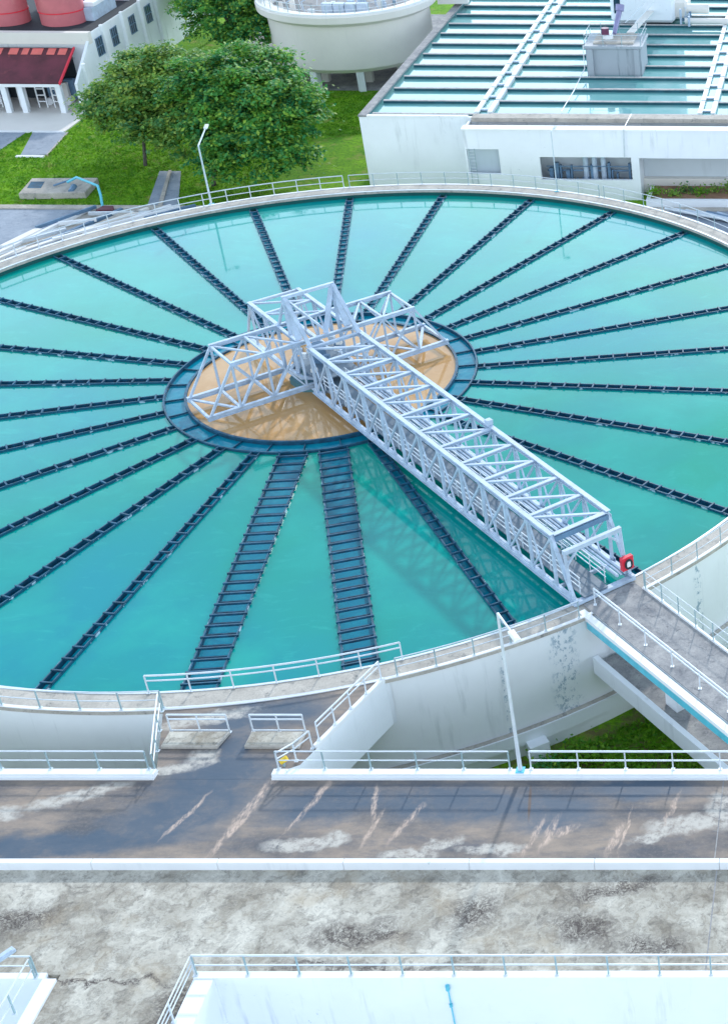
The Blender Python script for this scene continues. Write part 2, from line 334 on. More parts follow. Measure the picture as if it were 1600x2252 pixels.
MB().arc([(34.98, .54), (35.12, .54), (35.12, .503), (34.98, .503)], 0, 2*PI, 192, closed=True).build('inner_kerb', RAILM, tank)
MB().arc([(0.01, -5.2), (35.0, -5.2), (35.0, -5.0), (.01, -5.0)], 0, 2*PI, 72, closed=True).build('floor', ALGAE, tank)
for a in np.radians(np.arange(-120, -20, 12.5)):
    MB().box(-.7, .7, -.55, .55, 0, 1.25).build('pier', WHITE, None)
    o = bpy.context.scene.collection.objects[-1]; o.parent = tank; o.location = (36.75*math.cos(a), 36.75*math.sin(a), 0); o.rotation_euler[2] = a

TH0 = 2.4961; STEP = 2*PI/27; NAR, WID = .27, .86
angs = [TH0-kk*STEP for kk in range(27)]
hw = [WID if kk in (16, 17) else NAR for kk in range(27)]
RI = 10.45
def sector_mesh(a_hi, w_hi, a_lo, w_lo, r0, r1):
    n = 8; vs = []; fs = []
    for r in (r0, r1):
        hi = a_hi - math.asin(w_hi/r); lo = a_lo + math.asin(w_lo/r)
        vs += [(r*math.cos(hi+(lo-hi)*i/n), r*math.sin(hi+(lo-hi)*i/n), 0) for i in range(n+1)]
    fs = [(i, n+1+i, n+2+i, i+1) for i in range(n)]; return vs, fs
wm = MB()
for kk in range(27):
    k2 = (kk+1) % 27; a2 = angs[k2] if k2 else angs[0]-2*PI
    wm.add(*sector_mesh(angs[kk], hw[kk]+.02, a2, hw[k2]+.02, RI+.05, 35.0))
struct('tank_water', wm, WATER)

# launders
k = NT('weir_plate_painted_glints'); z = k.noise(1.3, 3, .6); WEIR = k.fin(k.mix(k.rng(z.outputs['Fac'], .58, .63), (.0, .09, .15), (.40, .56, .66)), .4)  # pale patches paint the glints of water spilling at the notches
def make_launder(hwid, label):
    t = thing('launder', (0, 0, 0), label, 'weir trough')
    L = 24.45
    m = MB()
    for sy in (-1, 1): m.box(.05, L, sy*hwid-.035, sy*hwid+.035, -.7, .14)
    m.box(.05, L, -hwid+.04, hwid-.04, -.74, -.70); m.build('trough', DARK, t)
    MB().add([(.02, -hwid+.03, -.14), (L, -hwid+.03, -.18), (L, hwid-.03, -.18), (.02, hwid-.03, -.14)], [(0,1,2,3)]).build('trough_water', LWAT, t)
    for sy in (-1, 1):
        MB().box(.3, L-.2, sy*(hwid+.055)-.018, sy*(hwid+.055)+.018, -.04, .11).build('weir_plate', WEIR, t)
    b = MB().box(-.05, .05, -hwid-(.13 if hwid > .6 else .07), hwid+(.13 if hwid > .6 else .07), .06, .19).build('cross_bar', DARK, t); b.location = (.5, 0, 0)
    for i in range(1, 24): inst(b, t, (.55+i, 0, 0))
    if hwid > .6:
        b2 = MB().box(-.04, .04, -hwid+.04, hwid-.04, -.14, -.05).build('inner_strut', DARK, t)
        for i in range(24): (inst(b2, t, (1.05+i, 0, 0)) if i else setattr(b2, 'location', (1.05, 0, 0)))
    return t
lab = {}
protoN = protoW = None
for kk in range(27):
    a = angs[kk]; c, s_ = math.cos(a), math.sin(a)
    wide = kk in (16, 17)
    where = 'the left edge' if c < -.75 else ('the far rim' if s_ > .35 else ('the right edge' if c > .72 and s_ > -.5 else ('the near rim' if s_ < -.35 else 'the right rim')))
    if kk == 14: lb = 'dark narrow weir trough mostly hidden beneath the white truss footbridge'
    elif kk == 15: lb = 'dark narrow weir trough lying in the lattice shadow left of the footbridge'
    elif kk == 16: lb = 'wide blue ladder-like trough nearer the footbridge, running down to the near rim'
    elif kk == 17: lb = 'wide blue ladder-like trough farther from the footbridge, slanting down to the near rim'
    else:
        if kk < 14: lb = 'narrow weir trough, %s counter-clockwise from the footbridge, ending at %s' % (ORD[13-kk], where)
        else: lb = 'narrow trough, %s clockwise from the slanting wide trough, ending at %s' % (ORD[kk-18], where)
    loc = (RI*c, RI*s_, 0); g = 'wide collecting troughs' if wide else 'narrow weir troughs radiating across the tank'
    if wide:
        if protoW is None: protoW = make_launder(WID, lb); protoW.location = loc; protoW.rotation_euler[2] = a; protoW['group'] = g
        else: copy_tree(protoW, loc, a, lb, g)
    else:
        if protoN is None: protoN = make_launder(NAR, lb); protoN.location = loc; protoN.rotation_euler[2] = a; protoN['group'] = g
        else: copy_tree(protoN, loc, a, lb, g)

# centre ring trough and feed well
ring = thing('ring_trough', (0, 0, -.8), 'dark circular collecting trough round the tan centre well', 'ring channel')
def ringpiece(prof, name, mat, n=120): return MB().arc(prof, 0, 2*PI, n, closed=True).build(name, mat, ring, smooth=True)
ringpiece([(10.36, .16), (10.47, .16), (10.47, -.8), (10.36, -.8)], 'outer_wall', DARK)
ringpiece([(8.95, .16), (9.12, .16), (9.12, -.8), (8.95, -.8)], 'inner_wall', DARK)
ringpiece([(9.12, -.74), (10.36, -.74), (10.36, -.8), (9.12, -.8)], 'floor', DARK)
ringpiece([(9.12, -.12), (10.36, -.12), (10.36, -.14), (9.12, -.14)], 'trough_water', LWAT)
for i in range(27):
    a = angs[0]-i*STEP+.05
    b = MB().box(9.13, 10.35, -.03, .03, -.10, .02).build('rib', DARK, None); b.parent = ring; b.rotation_euler[2] = a; b.location = (0, 0, .8)
struct('well_water', MB().arc([(0.01, .02), (8.95, .02), (8.95, -.05), (.01, -.05)], 0, 2*PI, 96, closed=True), BROWN)

# ------------------------------------------------------------------ footbridge and scraper cage
U_, N_ = Vector((.665, -.747, 0)).normalized(), Vector((.747, .665, 0)).normalized()
def B(s, t, z): p = U_*s + N_*t; return (p.x, p.y, z)
HB = 1.82
br = thing('truss_footbridge', B(34.5, 0, .5), 'pale blue steel truss footbridge spanning from the near rim to the tank centre', 'footbridge')
ZB, ZT = .75, 4.15
s0, s1, NP = 3.2, 33.3, 12
nod = [s0+(s1-s0)*i/NP for i in range(NP+1)]
for t in (-HB, HB):
    MB().ibeam(B(2.6, t, ZB), B(35.4, t, ZB), .28, .34).build('bottom_chord', STEEL, br)
    MB().ibeam(B(s0-.15, t, ZT), B(s1+.1, t, ZT), .28, .30).build('top_chord', STEEL, br)
    for i, s in enumerate(nod):
        MB().beam(B(s, t, ZB+.1), B(s, t, ZT-.1), .15, .17, U_).build('post', STEEL, br)
        if i < NP:
            MB().beam(B(s, t, ZB+.1), B(nod[i+1], t, ZT-.1), .11, .13, N_).build('diagonal', STEEL, br)
            mid = (s+nod[i+1])/2
            MB().beam(B(s+.08, t, ZT-.1), B(mid, t, ZB+.15), .08, .09, N_).build('light_brace', STEEL, br)
    MB().beam(B(s1, t, ZT-.05), B(35.1, t, ZB+.05), .17, .20, N_).build('end_diagonal', STEEL, br)
for i, s in enumerate(nod):
    for t in (-HB, HB):
        for z in (ZT-.22, ZB+.24): MB().beam(B(s-.22, t*1.05, z), B(s+.22, t*1.05, z), .03, .30).build('gusset_plate', STEEL, br)
    MB().ibeam(B(s, -HB+.1, ZT-.02), B(s, HB-.1, ZT-.02), .22 if i < NP else .30, .20).build('top_strut', STEEL, br)
    MB().beam(B(s, -HB, ZB-.05), B(s, HB, ZB-.05), .16, .20).build('floor_beam', STEEL, br)
    if i < NP: MB().beam(B(s, -HB, ZT-.05), B(nod[i+1], HB, ZT-.05), .17, .12).build('top_brace', STEEL, br)
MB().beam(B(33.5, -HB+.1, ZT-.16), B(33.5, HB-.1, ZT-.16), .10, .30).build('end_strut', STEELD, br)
MB().beam(B(35.2, -2.0, .68), B(35.2, 2.0, .68), .34, .22).build('end_beam', STEEL, br)
m = MB(); m.beam(B(1.5, -.55, ZB+.12), B(35.3, -.55, ZB+.12), 1.55, .06); m.build('walkway_plate', DECKP, br)
m = MB()
for j in range(9): m.beam(B(3.5, .42+j*.15, ZB+.18), B(30.5, .42+j*.15, ZB+.18), .055, .07)
m.build('cable_tray', STEEL, br)
m = MB()
for j, r in ((0, .10), (1, .07), (2, .10)): m.tube([B(2.5, 1.05+.25*j, ZB+.32), B(35.0, 1.05+.25*j, ZB+.32)], r, 8)
m.build('pipe_run', STEEL, br, smooth=True)
for t in (-1.32, .30):
    m = MB()
    for dz in (.45, .78, 1.1): m.tube([B(3.2, t, ZB+.15+dz), B(35.0, t, ZB+.15+dz)], .03, 6)
    m.build('handrail', RAILM, br)
    for i in range(22): MB().beam(B(3.4+i*1.5, t, ZB+.15), B(3.4+i*1.5, t, ZB+1.25), .05, .05).build('handrail_post', RAILM, br)
m = MB(); m.box(-.2, .2, -.2, .2, 0, .35); lb_ = m.build('floodlight', STEEL, None, bevel=.03); lb_.parent = br; lb_.location = Vector(B(20.4, HB, 4.3))-br.location; lb_.rotation_euler[2] = -.8

pf = thing('portal_frame', B(34.7, 0, .6), 'pale steel gateway frame at the near end of the footbridge', 'gateway')
for t in (-HB+.05, HB-.02): MB().beam(B(34.75, t, .6), B(34.45, t, 3.55), .17, .17).build('post', STEEL, pf)
MB().beam(B(34.42, -HB-.02, 3.6), B(34.42, HB+.05, 3.6), .24, .26).build('lintel', STEEL, pf)
for t, d in ((-HB+.1, .75), (HB-.07, -.75)): MB().beam(B(34.5, t, 2.75), B(34.45, t+d, 3.5), .1, .12).build('knee_brace', STEEL, pf)
lf = thing('lifebuoy_box', B(34.75, HB-.05, 1.6), 'small red lifebuoy case hung on the gateway post', 'lifebuoy case')
def loc_box(nm, w_, d_, h_, mat, par, off=(0,0,0), bevel=.03, rz=-.84):
    o = MB().box(-w_/2, w_/2, -d_/2, d_/2, -h_/2, h_/2).build(nm, mat, None, bevel=bevel); o.parent = par; o.location = off; o.rotation_euler[2] = rz; return o
loc_box('case', .30, .75, .85, REDC, lf, (.12, -.14, 0))
m = MB(); pts = [(0, .20*math.cos(a), .28*math.sin(a)) for a in np.linspace(0, 2*PI, 20)]; m.tube(pts, .06, 6)
rg = m.build('ring', BLACK, lf, rel=False, smooth=True); rg.location = (.26, -.30, 0); rg.rotation_euler[2] = -.84
pl = MB().box(-.012, .012, -.12, .12, -.18, .18).build('panel', WHITE2, lf, rel=False); pl.location = (.26, -.30, 0); pl.rotation_euler[2] = -.84

cg = thing('scraper_cage', (0, 0, .1), 'cross-shaped pale blue steel scraper cage over the tan centre well', 'scraper frame')
ZB2, ZT2 = .70, 4.0
def member(a, b, w_=.16, h_=.18, nm='brace', mat=STEEL, par=None): return (MB().ibeam if 'chord' in nm or 'ring' in nm else MB().beam)(a, b, w_, h_*(1.2 if 'chord' in nm else 1)).build(nm, mat, par or cg)
for sgn in (-1, 1):
    for s in (-1.75, 1.75):
        member(B(s, sgn*1.2, ZB2), B(s, sgn*8.75, ZB2), .24, .28, 'arm_bottom_chord')
        member(B(s, sgn*1.2, ZT2), B(s, sgn*6.6, ZT2), .22, .24, 'arm_top_chord')
        member(B(s, sgn*6.5, ZT2), B(s, sgn*8.6, ZB2), .13, .15, 'end_diagonal')
        for i, t in enumerate((1.9, 4.2, 6.5)): 
            member(B(s, sgn*t, ZT2), B(s, sgn*(t), ZB2), .13, .13, 'arm_post')
            if i < 2: member(B(s, sgn*t, ZB2), B(s, sgn*(t+2.3), ZT2), .11, .12, 'arm_diagonal'); member(B(s, sgn*t, ZT2), B(s, sgn*(t+2.3), ZB2), .10, .11, 'arm_diagonal')
    for t in (4.2, 6.5): member(B(-1.75, sgn*t, ZT2), B(1.75, sgn*t, ZT2), .15, .16, 'arm_strut')
    for t in (4.2, 6.5, 8.65): member(B(-1.75, sgn*t, ZB2), B(1.75, sgn*t, ZB2), .17, .18, 'arm_strut')
    for a_, b_ in ((1.9, 4.2), (4.2, 6.5)):
        member(B(-1.75, sgn*b_, ZT2), B(1.75, sgn*a_, ZT2), .13, .12, 'arm_brace'); member(B(-1.75, sgn*a_, ZB2), B(1.75, sgn*b_, ZB2), .2, .1, 'arm_brace')
    member(B(-1.75, sgn*8.6, ZB2), B(1.75, sgn*6.5, ZB2), .2, .1, 'arm_brace')
# short back arm
for t in (-1.8, 1.8):
    member(B(-1.8, t, ZT2), B(-6.6, t, ZT2), .26, .24, 'arm_top_chord'); member(B(-1.8, t, ZB2), B(-8.4, t, ZB2), .24, .26, 'arm_bottom_chord')
    member(B(-6.5, t, ZT2), B(-8.3, t, ZB2), .14, .15, 'end_diagonal')
    for s in (-1.8, -4.2, -6.5): member(B(s, t, ZT2), B(s, t, ZB2), .13, .13, 'arm_post')
    for s in (-1.8, -4.2): member(B(s, t, ZB2), B(s-2.35, t, ZT2), .12, .12, 'arm_diagonal')
for s in (-4.2, -6.55): member(B(s, -1.8, ZT2), B(s, 1.8, ZT2), .2, .18, 'arm_strut')
member(B(-6.5, -1.8, ZT2), B(-4.2, 1.8, ZT2), .14, .12, 'arm_brace'); member(B(-4.2, -1.8, ZT2), B(-1.8, 1.8, ZT2), .14, .12, 'arm_brace')
# mast frame
for t in (-1.72, 1.72):
    member(B(.2, t, 6.7), B(1.5, t, 4.1), .42, .18, 'mast_leg'); member(B(.25, t, 6.75), B(3.3, t, 4.2), .24, .24, 'mast_stay')
    member(B(.1, t, 6.65), B(-1.75, t, 4.05), .16, .16, 'mast_back_stay')
    member(B(.15, t, 6.6), B(.15, t, 1.0), .2, .24, 'mast_column', STEEL)
member(B(.15, -1.85, 6.78), B(.15, 1.85, 6.78), .22, .22, 'mast_head')
member(B(.2, -1.6, 6.6), B(1.6, .3, 4.1), .18, .12, 'mast_brace'); member(B(.2, 1.6, 6.6), B(1.6, .1, 4.1), .34, .10, 'mast_brace')
for s in (-1.75, 1.75): member(B(s, -1.85, ZT2), B(s, 1.85, ZT2), .22, .22, 'ring_beam'); member(B(s, -1.85, ZB2), B(s, 1.85, ZB2), .22, .22, 'ring_beam')
for t in (-1.85, 1.85): member(B(-1.75, t, ZT2), B(1.75, t, ZT2), .22, .22, 'ring_beam')
dr = thing('drive_unit', (0, 0, -.5), 'grey-green motor and gearbox platform under the mast at the tank centre', 'machinery')
MB().arc([(.1, .45), (2.25, .45), (2.25, -.5), (.1, -.5)], PI/8, 2*PI+PI/8, 8, closed=True).build('octagonal_pier', m_simple('green_grey_concrete', (.10, .26, .30), .2, 1.2, .6), dr)
MB().arc([(1.9, 1.15), (2.15, 1.15), (2.15, .95), (1.9, .95)], PI/8, 2*PI+PI/8, 8, closed=True).build('guard_ring', STEEL, dr)
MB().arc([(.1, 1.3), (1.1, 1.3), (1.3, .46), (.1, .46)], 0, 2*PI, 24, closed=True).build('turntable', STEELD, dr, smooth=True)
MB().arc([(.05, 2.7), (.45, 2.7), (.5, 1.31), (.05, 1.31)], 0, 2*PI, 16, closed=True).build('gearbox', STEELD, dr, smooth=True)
rnd = random.Random(3)
for i in range(10):
    s, t = rnd.uniform(-1.5, 1.5), rnd.uniform(-1.5, 1.5); p = B(s, t, 0); h = rnd.uniform(.3, .9); z = rnd.uniform(1.4, 2.8)
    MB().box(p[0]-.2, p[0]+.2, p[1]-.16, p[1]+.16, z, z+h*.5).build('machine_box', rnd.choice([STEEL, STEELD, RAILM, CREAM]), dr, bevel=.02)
MB().beam(B(-1.6, 0, 1.38), B(2.9, 0, 1.38), 3.0, .06).build('platform', DECKP, dr)

# ------------------------------------------------------------------ railings
def cyl_post(h=1.1): return MB().box(-.03, .03, -.03, .03, 0, h)
def railing(label, pts, group=None, h=1.1, spacing=2.0, mat=RAILM, pmat=RAILT, mids=(.55,), r=.035, ends=True, cat='railing'):
    pts = [Vector(p) for p in pts]
    t = thing('railing', tuple(pts[0]), label, cat, group)
    MB().tube([p+Vector((0,0,h)) for p in pts], r, 6).build('top_rail', mat, t)
    for q in mids: MB().tube([p+Vector((0,0,q)) for p in pts], r*.8, 6).build('mid_rail', mat, t)
    L = [0]
    for a, b in zip(pts, pts[1:]): L.append(L[-1]+(b-a).length)
    n = max(1, round(L[-1]/spacing)); n = min(n, 98); po = None
    for i in range(n+1):
        d = L[-1]*i/n; j = max(0, min(len(pts)-2, next((q for q in range(len(L)-1) if L[q+1] >= d-1e-6), len(pts)-2)))
        f = (d-L[j])/max(1e-6, L[j+1]-L[j]); p = pts[j].lerp(pts[j+1], f)-pts[0]
        if po is None:
            po = cyl_post(h).build('post', pmat, t, rel=False); po.location = p
            bp = MB().box(-.09, .09, -.09, .09, 0, .03).build('base_plate', RAILM, po, rel=False)
        else:
            c = inst(po, t, p); e = inst(bp, c)
    return t
def arcpts(r, a0, a1, z, n): return [(r*math.cos(math.radians(a0+(a1-a0)*i/n)), r*math.sin(math.radians(a0+(a1-a0)*i/n)), z) for i in range(n+1)]
G = 'handrails round the tank rim'
railing('railing along the outer rim edge at the lower left, beside the pale void', arcpts(36.38, -140, -85.4, .56, 36), G)
railing('short railing down the left side of the stained access slab', [(2.95, -36.5, .56), (3.6, -38.6, .56), (4.35, -40.9, .56)], None, spacing=1.5)
railing('bright double railing on the inner rim beside the stained access slab', arcpts(35.1, -87.2, -66.9, .54, 16), G, pmat=RAILM, mids=(.78,), r=.05)
railing('railing along the outer rim edge between the access slab and the footbridge', arcpts(36.38, -67.6, -52.0, .56, 14), G)
railing('railing along the outer rim edge right of the footbridge', arcpts(36.38, -45.3, -14, .56, 26), G)
railing('railing round the far right rim in front of the planted bed', arcpts(36.38, 30, 66.0, .56, 36), G, pmat=RAILT)
railing('railing round the far rim in front of the white gallery', arcpts(36.38, 66.8, 103, .56, 36), G, pmat=RAILT)
railing('bright railing round the far rim in front of the trees', arcpts(36.38, 103.8, 150, .56, 40), G, pmat=RAILM, r=.05)
railing('railing round the left rim beside the road', arcpts(36.38, 151, 178, .56, 24), G)

# ------------------------------------------------------------------ access slab, decks, kerbs
arc_pts = [(36.46*math.cos(a), 36.46*math.sin(a)) for a in np.radians(np.linspace(-85.4, -68.3, 12))]
sl = thing('access_slab', (7, -39, -2.4), 'stained concrete access slab joining the tank rim to the deck', 'slab')
poly = arc_pts + [(13.3, -33.95), (10.95, -40.35), (10.0, -40.9), (10.0, -41.34), (4.45, -41.34), (4.35, -40.9)]
MB().prism(poly[::-1], -2.4, .496).build('slab_body', WHITE, sl)
MB().prism(poly[::-1], .4965, .505).build('slab_surface', DECK, sl)
MB().beam((13.25, -34.05, .62), (11.35, -39.2, .62), .2, .25).build('edge_kerb', WHITE2, sl)
railing('double railing along the right edge of the stained access slab', [(13.2, -34.15, .75), (11.45, -38.85, .75)], None, spacing=1.4, pmat=RAILM, mids=(.82,), r=.05)
railing('short bent handrail at the deck end of the access slab', [(11.25, -39.3, .6), (10.75, -40.2, .6), (10.25, -41.05, .75)], None, spacing=1.0, pmat=RAILM, mids=(.75,), r=.045)
for x0, x1, lb1, lb2 in ((3.95, 6.9, 'low concrete block left of the wet crossing', 'short three-bar railing left of the wet crossing'), (7.95, 10.6, 'low concrete block right of the wet crossing', 'short three-bar railing right of the wet crossing')):
    b = thing('low_block', ((x0+x1)/2, -38.7, .5), lb1, 'concrete block', 'low blocks beside the crossing')
    MB().prism([(x0, -39.25), (x1-.25 if x0 < 5 else x1, -39.25), (x1, -38.15) if x0 < 5 else (x1, -38.15), (x0, -38.15)], .506, .70).build('body', CONC, b, bevel=.03)
    MB().prism([(x0+.06, -39.18), (x1-.35, -39.18), (x1-.12, -38.22), (x0+.06, -38.22)], .701, .712).build('top_surface', ROUGH, b)
    railing(lb2, [(x0, -38.0, .5), (x1-.1, -38.0, .5)], 'short railings beside the crossing', spacing=1.4, pmat=RAILM, mids=(.82, .12), r=.05)
yv = thing('yellow_valve', (10.25, -40.45, .5), 'small yellow valve standing by the access slab corner', 'valve')
MB().tube([(10.25, -40.45, .5), (10.25, -40.45, .75)], .06, 8).build('stem', RAILT, yv)
MB().tube([(10.12, -40.5, .8), (10.42, -40.35, .95)], .14, 10).build('body', YEL, yv, smooth=True)

struct('deck', MB().box(-40, 70, -46.86, -41.34, -.4, .5), DECK)
dk = MB().box(-40, 70, -52.92, -47.15, -.4, .5); dk.box(5.16, 10.68, -80, -52.921, -.4, .498)
struct('concrete_apron', dk, ROUGH)
struct('deck_joint', MB().box(31.35, 31.41, -52.9, -47.2, .5, .508), GREYC)
struct('deck_joint', MB().box(31.2, 31.25, -46.8, -41.4, .5, .506), GREYC)
for i, (x0, x1, lb) in enumerate(((-40, 4.45, 'white kerb beam along the back of the brown deck, left of the crossing'), (9.95, 70, 'white kerb beam along the back of the brown deck, right of the crossing'))):
    t = thing('kerb_beam', ((x0+x1)/2, -41.1, -.4), lb, 'kerb', 'white kerb beams')
    MB().box(x0, x1, -41.337, -40.93, -.38, .80).build('beam', WHITE2, t, bevel=.02)
    MB().box(x0+.01, x1-.01, -41.42, -41.34, .503, .62).build('step', WHITE2, t)
t = thing('kerb_wall', (15, -47, .5), 'long white kerb wall between the brown deck and the rough concrete', 'kerb', 'white kerb beams')
x = -40
while x < 70:
    MB().box(x+.01, x+5.49, -47.15, -46.86, -.3, .93).build('segment', WHITE2, t, bevel=.02); x += 5.5
DG = 'railings along the deck'
railing('railing on the white kerb at the lower left in front of the pale void', [(-12, -40.98, .8), (4.1, -40.98, .8)], DG, spacing=2.3)
railing('railing on the white kerb between the access slab and the leaning lamp post', [(10.2, -40.98, .8), (21.1, -40.98, .8)], DG, spacing=2.2)
railing('bright railing on the white kerb above the grass, right of the leaning lamp post', [(22.1, -40.98, .8), (40, -40.98, .8)], DG, spacing=2.2, r=.05, pmat=RAILM)
# supports under deck
dsup = thing('deck_support_wall', (20, -41.2, -7.2), 'shaded support wall below the back edge of the deck', 'wall')
for x in np.arange(-36, 68, 8.0): MB().box(x, x+.8, -42.8, -42, -7.2, -.4).build('column', WHITE, dsup)

# near basins
bs = thing('dry_basin', (20, -60, -6), 'white walled basin at the bottom right behind a long railing', 'basin')
MB().box(10.68, 70, -53.22, -52.925, -6, .62).build('back_wall', WHITE, bs)
MB().box(10.685, 11.5, -80, -53.225, -6, .618).build('side_wall', WHITE, bs)
MB().box(11.5, 70, -80, -53.225, -6, -5.8).build('floor', WHITE, bs)
MB().box(10.68, 70, -53.24, -52.90, .621, .66).build('coping', WHITE2, bs)
m = MB(); m.tube([(20.9, -53.28, .1), (20.9, -53.28, -3.5)], .03, 6); m.tube([(20.9, -53.3, .0), (20.9, -53.3, .25)], .09, 8); m.tube([(20.9, -53.3, -1.0), (20.9, -53.3, -.85)], .07, 8); m.build('drain_pipe', PIPE, bs)
bl = thing('small_dry_basin', (0, -60, -6), 'white walled basin cut off by the bottom left corner', 'basin')
MB().box(-40, 4.65, -53.22, -52.925, -6, .62).build('back_wall', WHITE, bl)
MB().box(4.60, 5.155, -80, -53.225, -6, .64).build('side_wall', WHITE2, bl, bevel=.02)
MB().box(-40, 4.6, -80, -53.225, -6, -5.8).build('floor', WHITE, bl)
pp = MB(); pp.tube([(2.2, -55.6, -.6), (3.5, -54.9, -.6)], .12, 8); pp.tube([(2.8, -55.3, -.6), (2.9, -54.4, .3)], .08, 8); pp.build('pipe_fitting', STEEL, bl, smooth=True)
railing('long railing in front of the bottom right basin', [(10.75, -53.06, .66), (40, -53.06, .66)], DG, spacing=2.05, r=.045)
railing('railing down the left side of the bottom right basin', [(10.72, -53.1, .64), (10.72, -60, .64)], DG, spacing=2.0, mids=(.55, .82), pmat=RAILM)
railing('short railing behind the bottom left basin', [(-8, -53.05, .62), (4.3, -53.05, .62)], DG, spacing=1.9)
railing('railing along the inner side of the bottom left basin', [(4.3, -53.2, .62), (4.3, -62, .62)], DG, spacing=1.7)

# ------------------------------------------------------------------ concrete walkway, duct and culvert
wk = thing('concrete_walkway', B(45, 0, -.1), 'mottled grey concrete walkway leading from the footbridge to the lower right', 'walkway')
MB().beam(B(36.52, .12, .38), B(75, .12, .38), 3.3, .24).build('slab', WHITE, wk)
MB().beam(B(35.45, .12, .545), B(75, .12, .545), 3.3, .06).build('surface', GREYC, wk)
MB().beam(B(36.4, 1.82, .54), B(75, 1.82, .54), .12, .36).build('edge_kerb', WHITE2, wk)
for s, t in ((42.5, -.35), (52, -.35)): MB().beam(B(s, t, -2.7), B(s, t, .26), 1.1, 1.0, U_).build('pier', WHITE, wk)
railing('railing along the left edge of the grey concrete walkway', [B(35.9, -1.05, .58), B(60, -1.05, .58)], None, spacing=2.4, r=.05, pmat=RAILM, mids=(.85,))
railing('thin railing along the right edge of the grey concrete walkway', [B(36.6, 1.82, .72), B(60, 1.82, .72)], None, spacing=1.55, r=.02)
du = thing('cable_duct', B(36, -1.85, -.3), 'long white duct with a blue side beside the concrete walkway', 'duct')
MB().beam(B(35.8, -1.87, .42), B(75, -1.87, .42), .40, .24).build('cover', WHITE2, du)
MB().beam(B(36.5, -1.87, .03), B(75, -1.87, .03), .34, .50).build('side', PIPE, du)
cv = thing('culvert', B(45, -1, -4), 'low concrete channel with a pale parapet running under the walkway', 'channel')
MB().beam(B(36.6, .7, -3.05), B(75, .7, -3.05), 4.6, .7).build('floor', GREYC, cv)
MB().beam(B(36.5, -1.75, -2.8), B(75, -2.0, -2.8), .32, 1.1).build('parapet', WHITE, cv)
MB().beam(B(36.6, 3.0, -2.65), B(75, 3.0, -2.65), .5, 1.5).build('parapet', WHITE, cv)

# ------------------------------------------------------------------ lamps
def lamp(label, base, h, arm, drop=0, r0=.11, r1=.06, head=.7, hr=None, mat=RAILM):
    t = thing('street_lamp', base, label, 'street lamp', 'lamp posts')
    b = Vector(base); top = b+Vector((0, 0, h)); end = top+Vector(arm)
    MB().tube([b, b+Vector((0, 0, .25*h)), top], r0, 10, r1).build('pole', mat, t, smooth=True)
    MB().tube([top, end], r1, 8, r1*.8).build('arm', mat, t, smooth=True)
    MB().box(b.x-.2, b.x+.2, b.y-.2, b.y+.2, b.z, b.z+.05).build('base_plate', PIPE, t)
    d = Vector(arm).normalized()
    m = MB(); m.beam(end-d*.1, end+d*head, .30, .14); m.beam(end+d*.05, end+d*(head-.1), .2, .2); m.build('lamp_head', WHITE2 if mat is RAILM else STEEL, t, bevel=.02)
    return t
lamp('tall thin lamp post rising from the white kerb in front of the tank', (21.6, -41.05, .8), 9.2, (.85, -1.25, -.1))
lamp('lamp post with a bent arm standing on the far rim in front of the trees', (-19.0, 31.3, .5), 5.3, (-.1, 2.4, .75), r0=.10, r1=.07, head=.5)
lamp('thin white lamp post on the far rim in front of the gallery opening', (10.35, 34.9, .5), 5.5, (.2, .5, .15), r0=.05, r1=.04, head=.3)
lamp('lamp with a pale blue arm entering at the bottom left corner', (2.5, -58.5, -6), 10, (1.95, 2.9, 0), head=1.1, r1=.12, r0=.16, mat=PIPE)

# ------------------------------------------------------------------ filter building with troughs
fb = thing('filter_building', (10, 70, -4), 'large white filter building with rows of open water troughs on top', 'filter building')
ZF = 3.1
TROUGHC = m_conc('pinkish_worn_concrete', (.42, .40, .40), (.60, .57, .56), (.16, .18, .20), 1.2, .8)
DARKC = m_simple('wet_concrete_painted_shade', (.01, .09, .12), .3, 1, .5)  # dark teal holds wet algae and the painted shade of the beam fronts
MB().box(-10.3, .1, 47.3, 47.7, -4, ZF).build('front_wall', WHITE, fb)
MB().box(.1, 60, 47.3, 47.7, -4, ZF-.02).build('front_wall', WHITE, fb)
MB().box(-10.3, -9.9, 47.71, 130, -4, ZF).build('side_wall', WHITE, fb)
MB().box(-9.9, 60, 47.71, 130, -.6, .2).build('basin_floor', ALGAE, fb)
MB().box(-10.35, -9.55, 47.2, 130, ZF+.003, ZF+.16).build('side_coping', GREYC, fb)
MB().box(-9.54, .0, 47.2, 47.6, ZF+.003, ZF+.14).build('front_coping', WHITE2, fb)
MB().box(.5, 60, 46.55, 47.75, ZF-.2, ZF+.2).build('front_coping', CONC, fb); MB().box(.9, 60, 45.40, 47.25, 1.9, 2.1).build('gap_shade_sheet', BLACK, fb)  # near-black sheet stands in for the shade in the gap behind the roof
bays = [(-9.3, .35), (2.0, 21.7), (23.4, 43), (44.8, 60)]
ys = [48.25+3.95*i for i in range(13)]
for bi, (x0, x1) in enumerate(bays):
    for i, y in enumerate(ys):
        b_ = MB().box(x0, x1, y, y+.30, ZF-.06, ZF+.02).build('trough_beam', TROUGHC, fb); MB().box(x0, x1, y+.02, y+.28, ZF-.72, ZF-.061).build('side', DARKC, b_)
n = 0
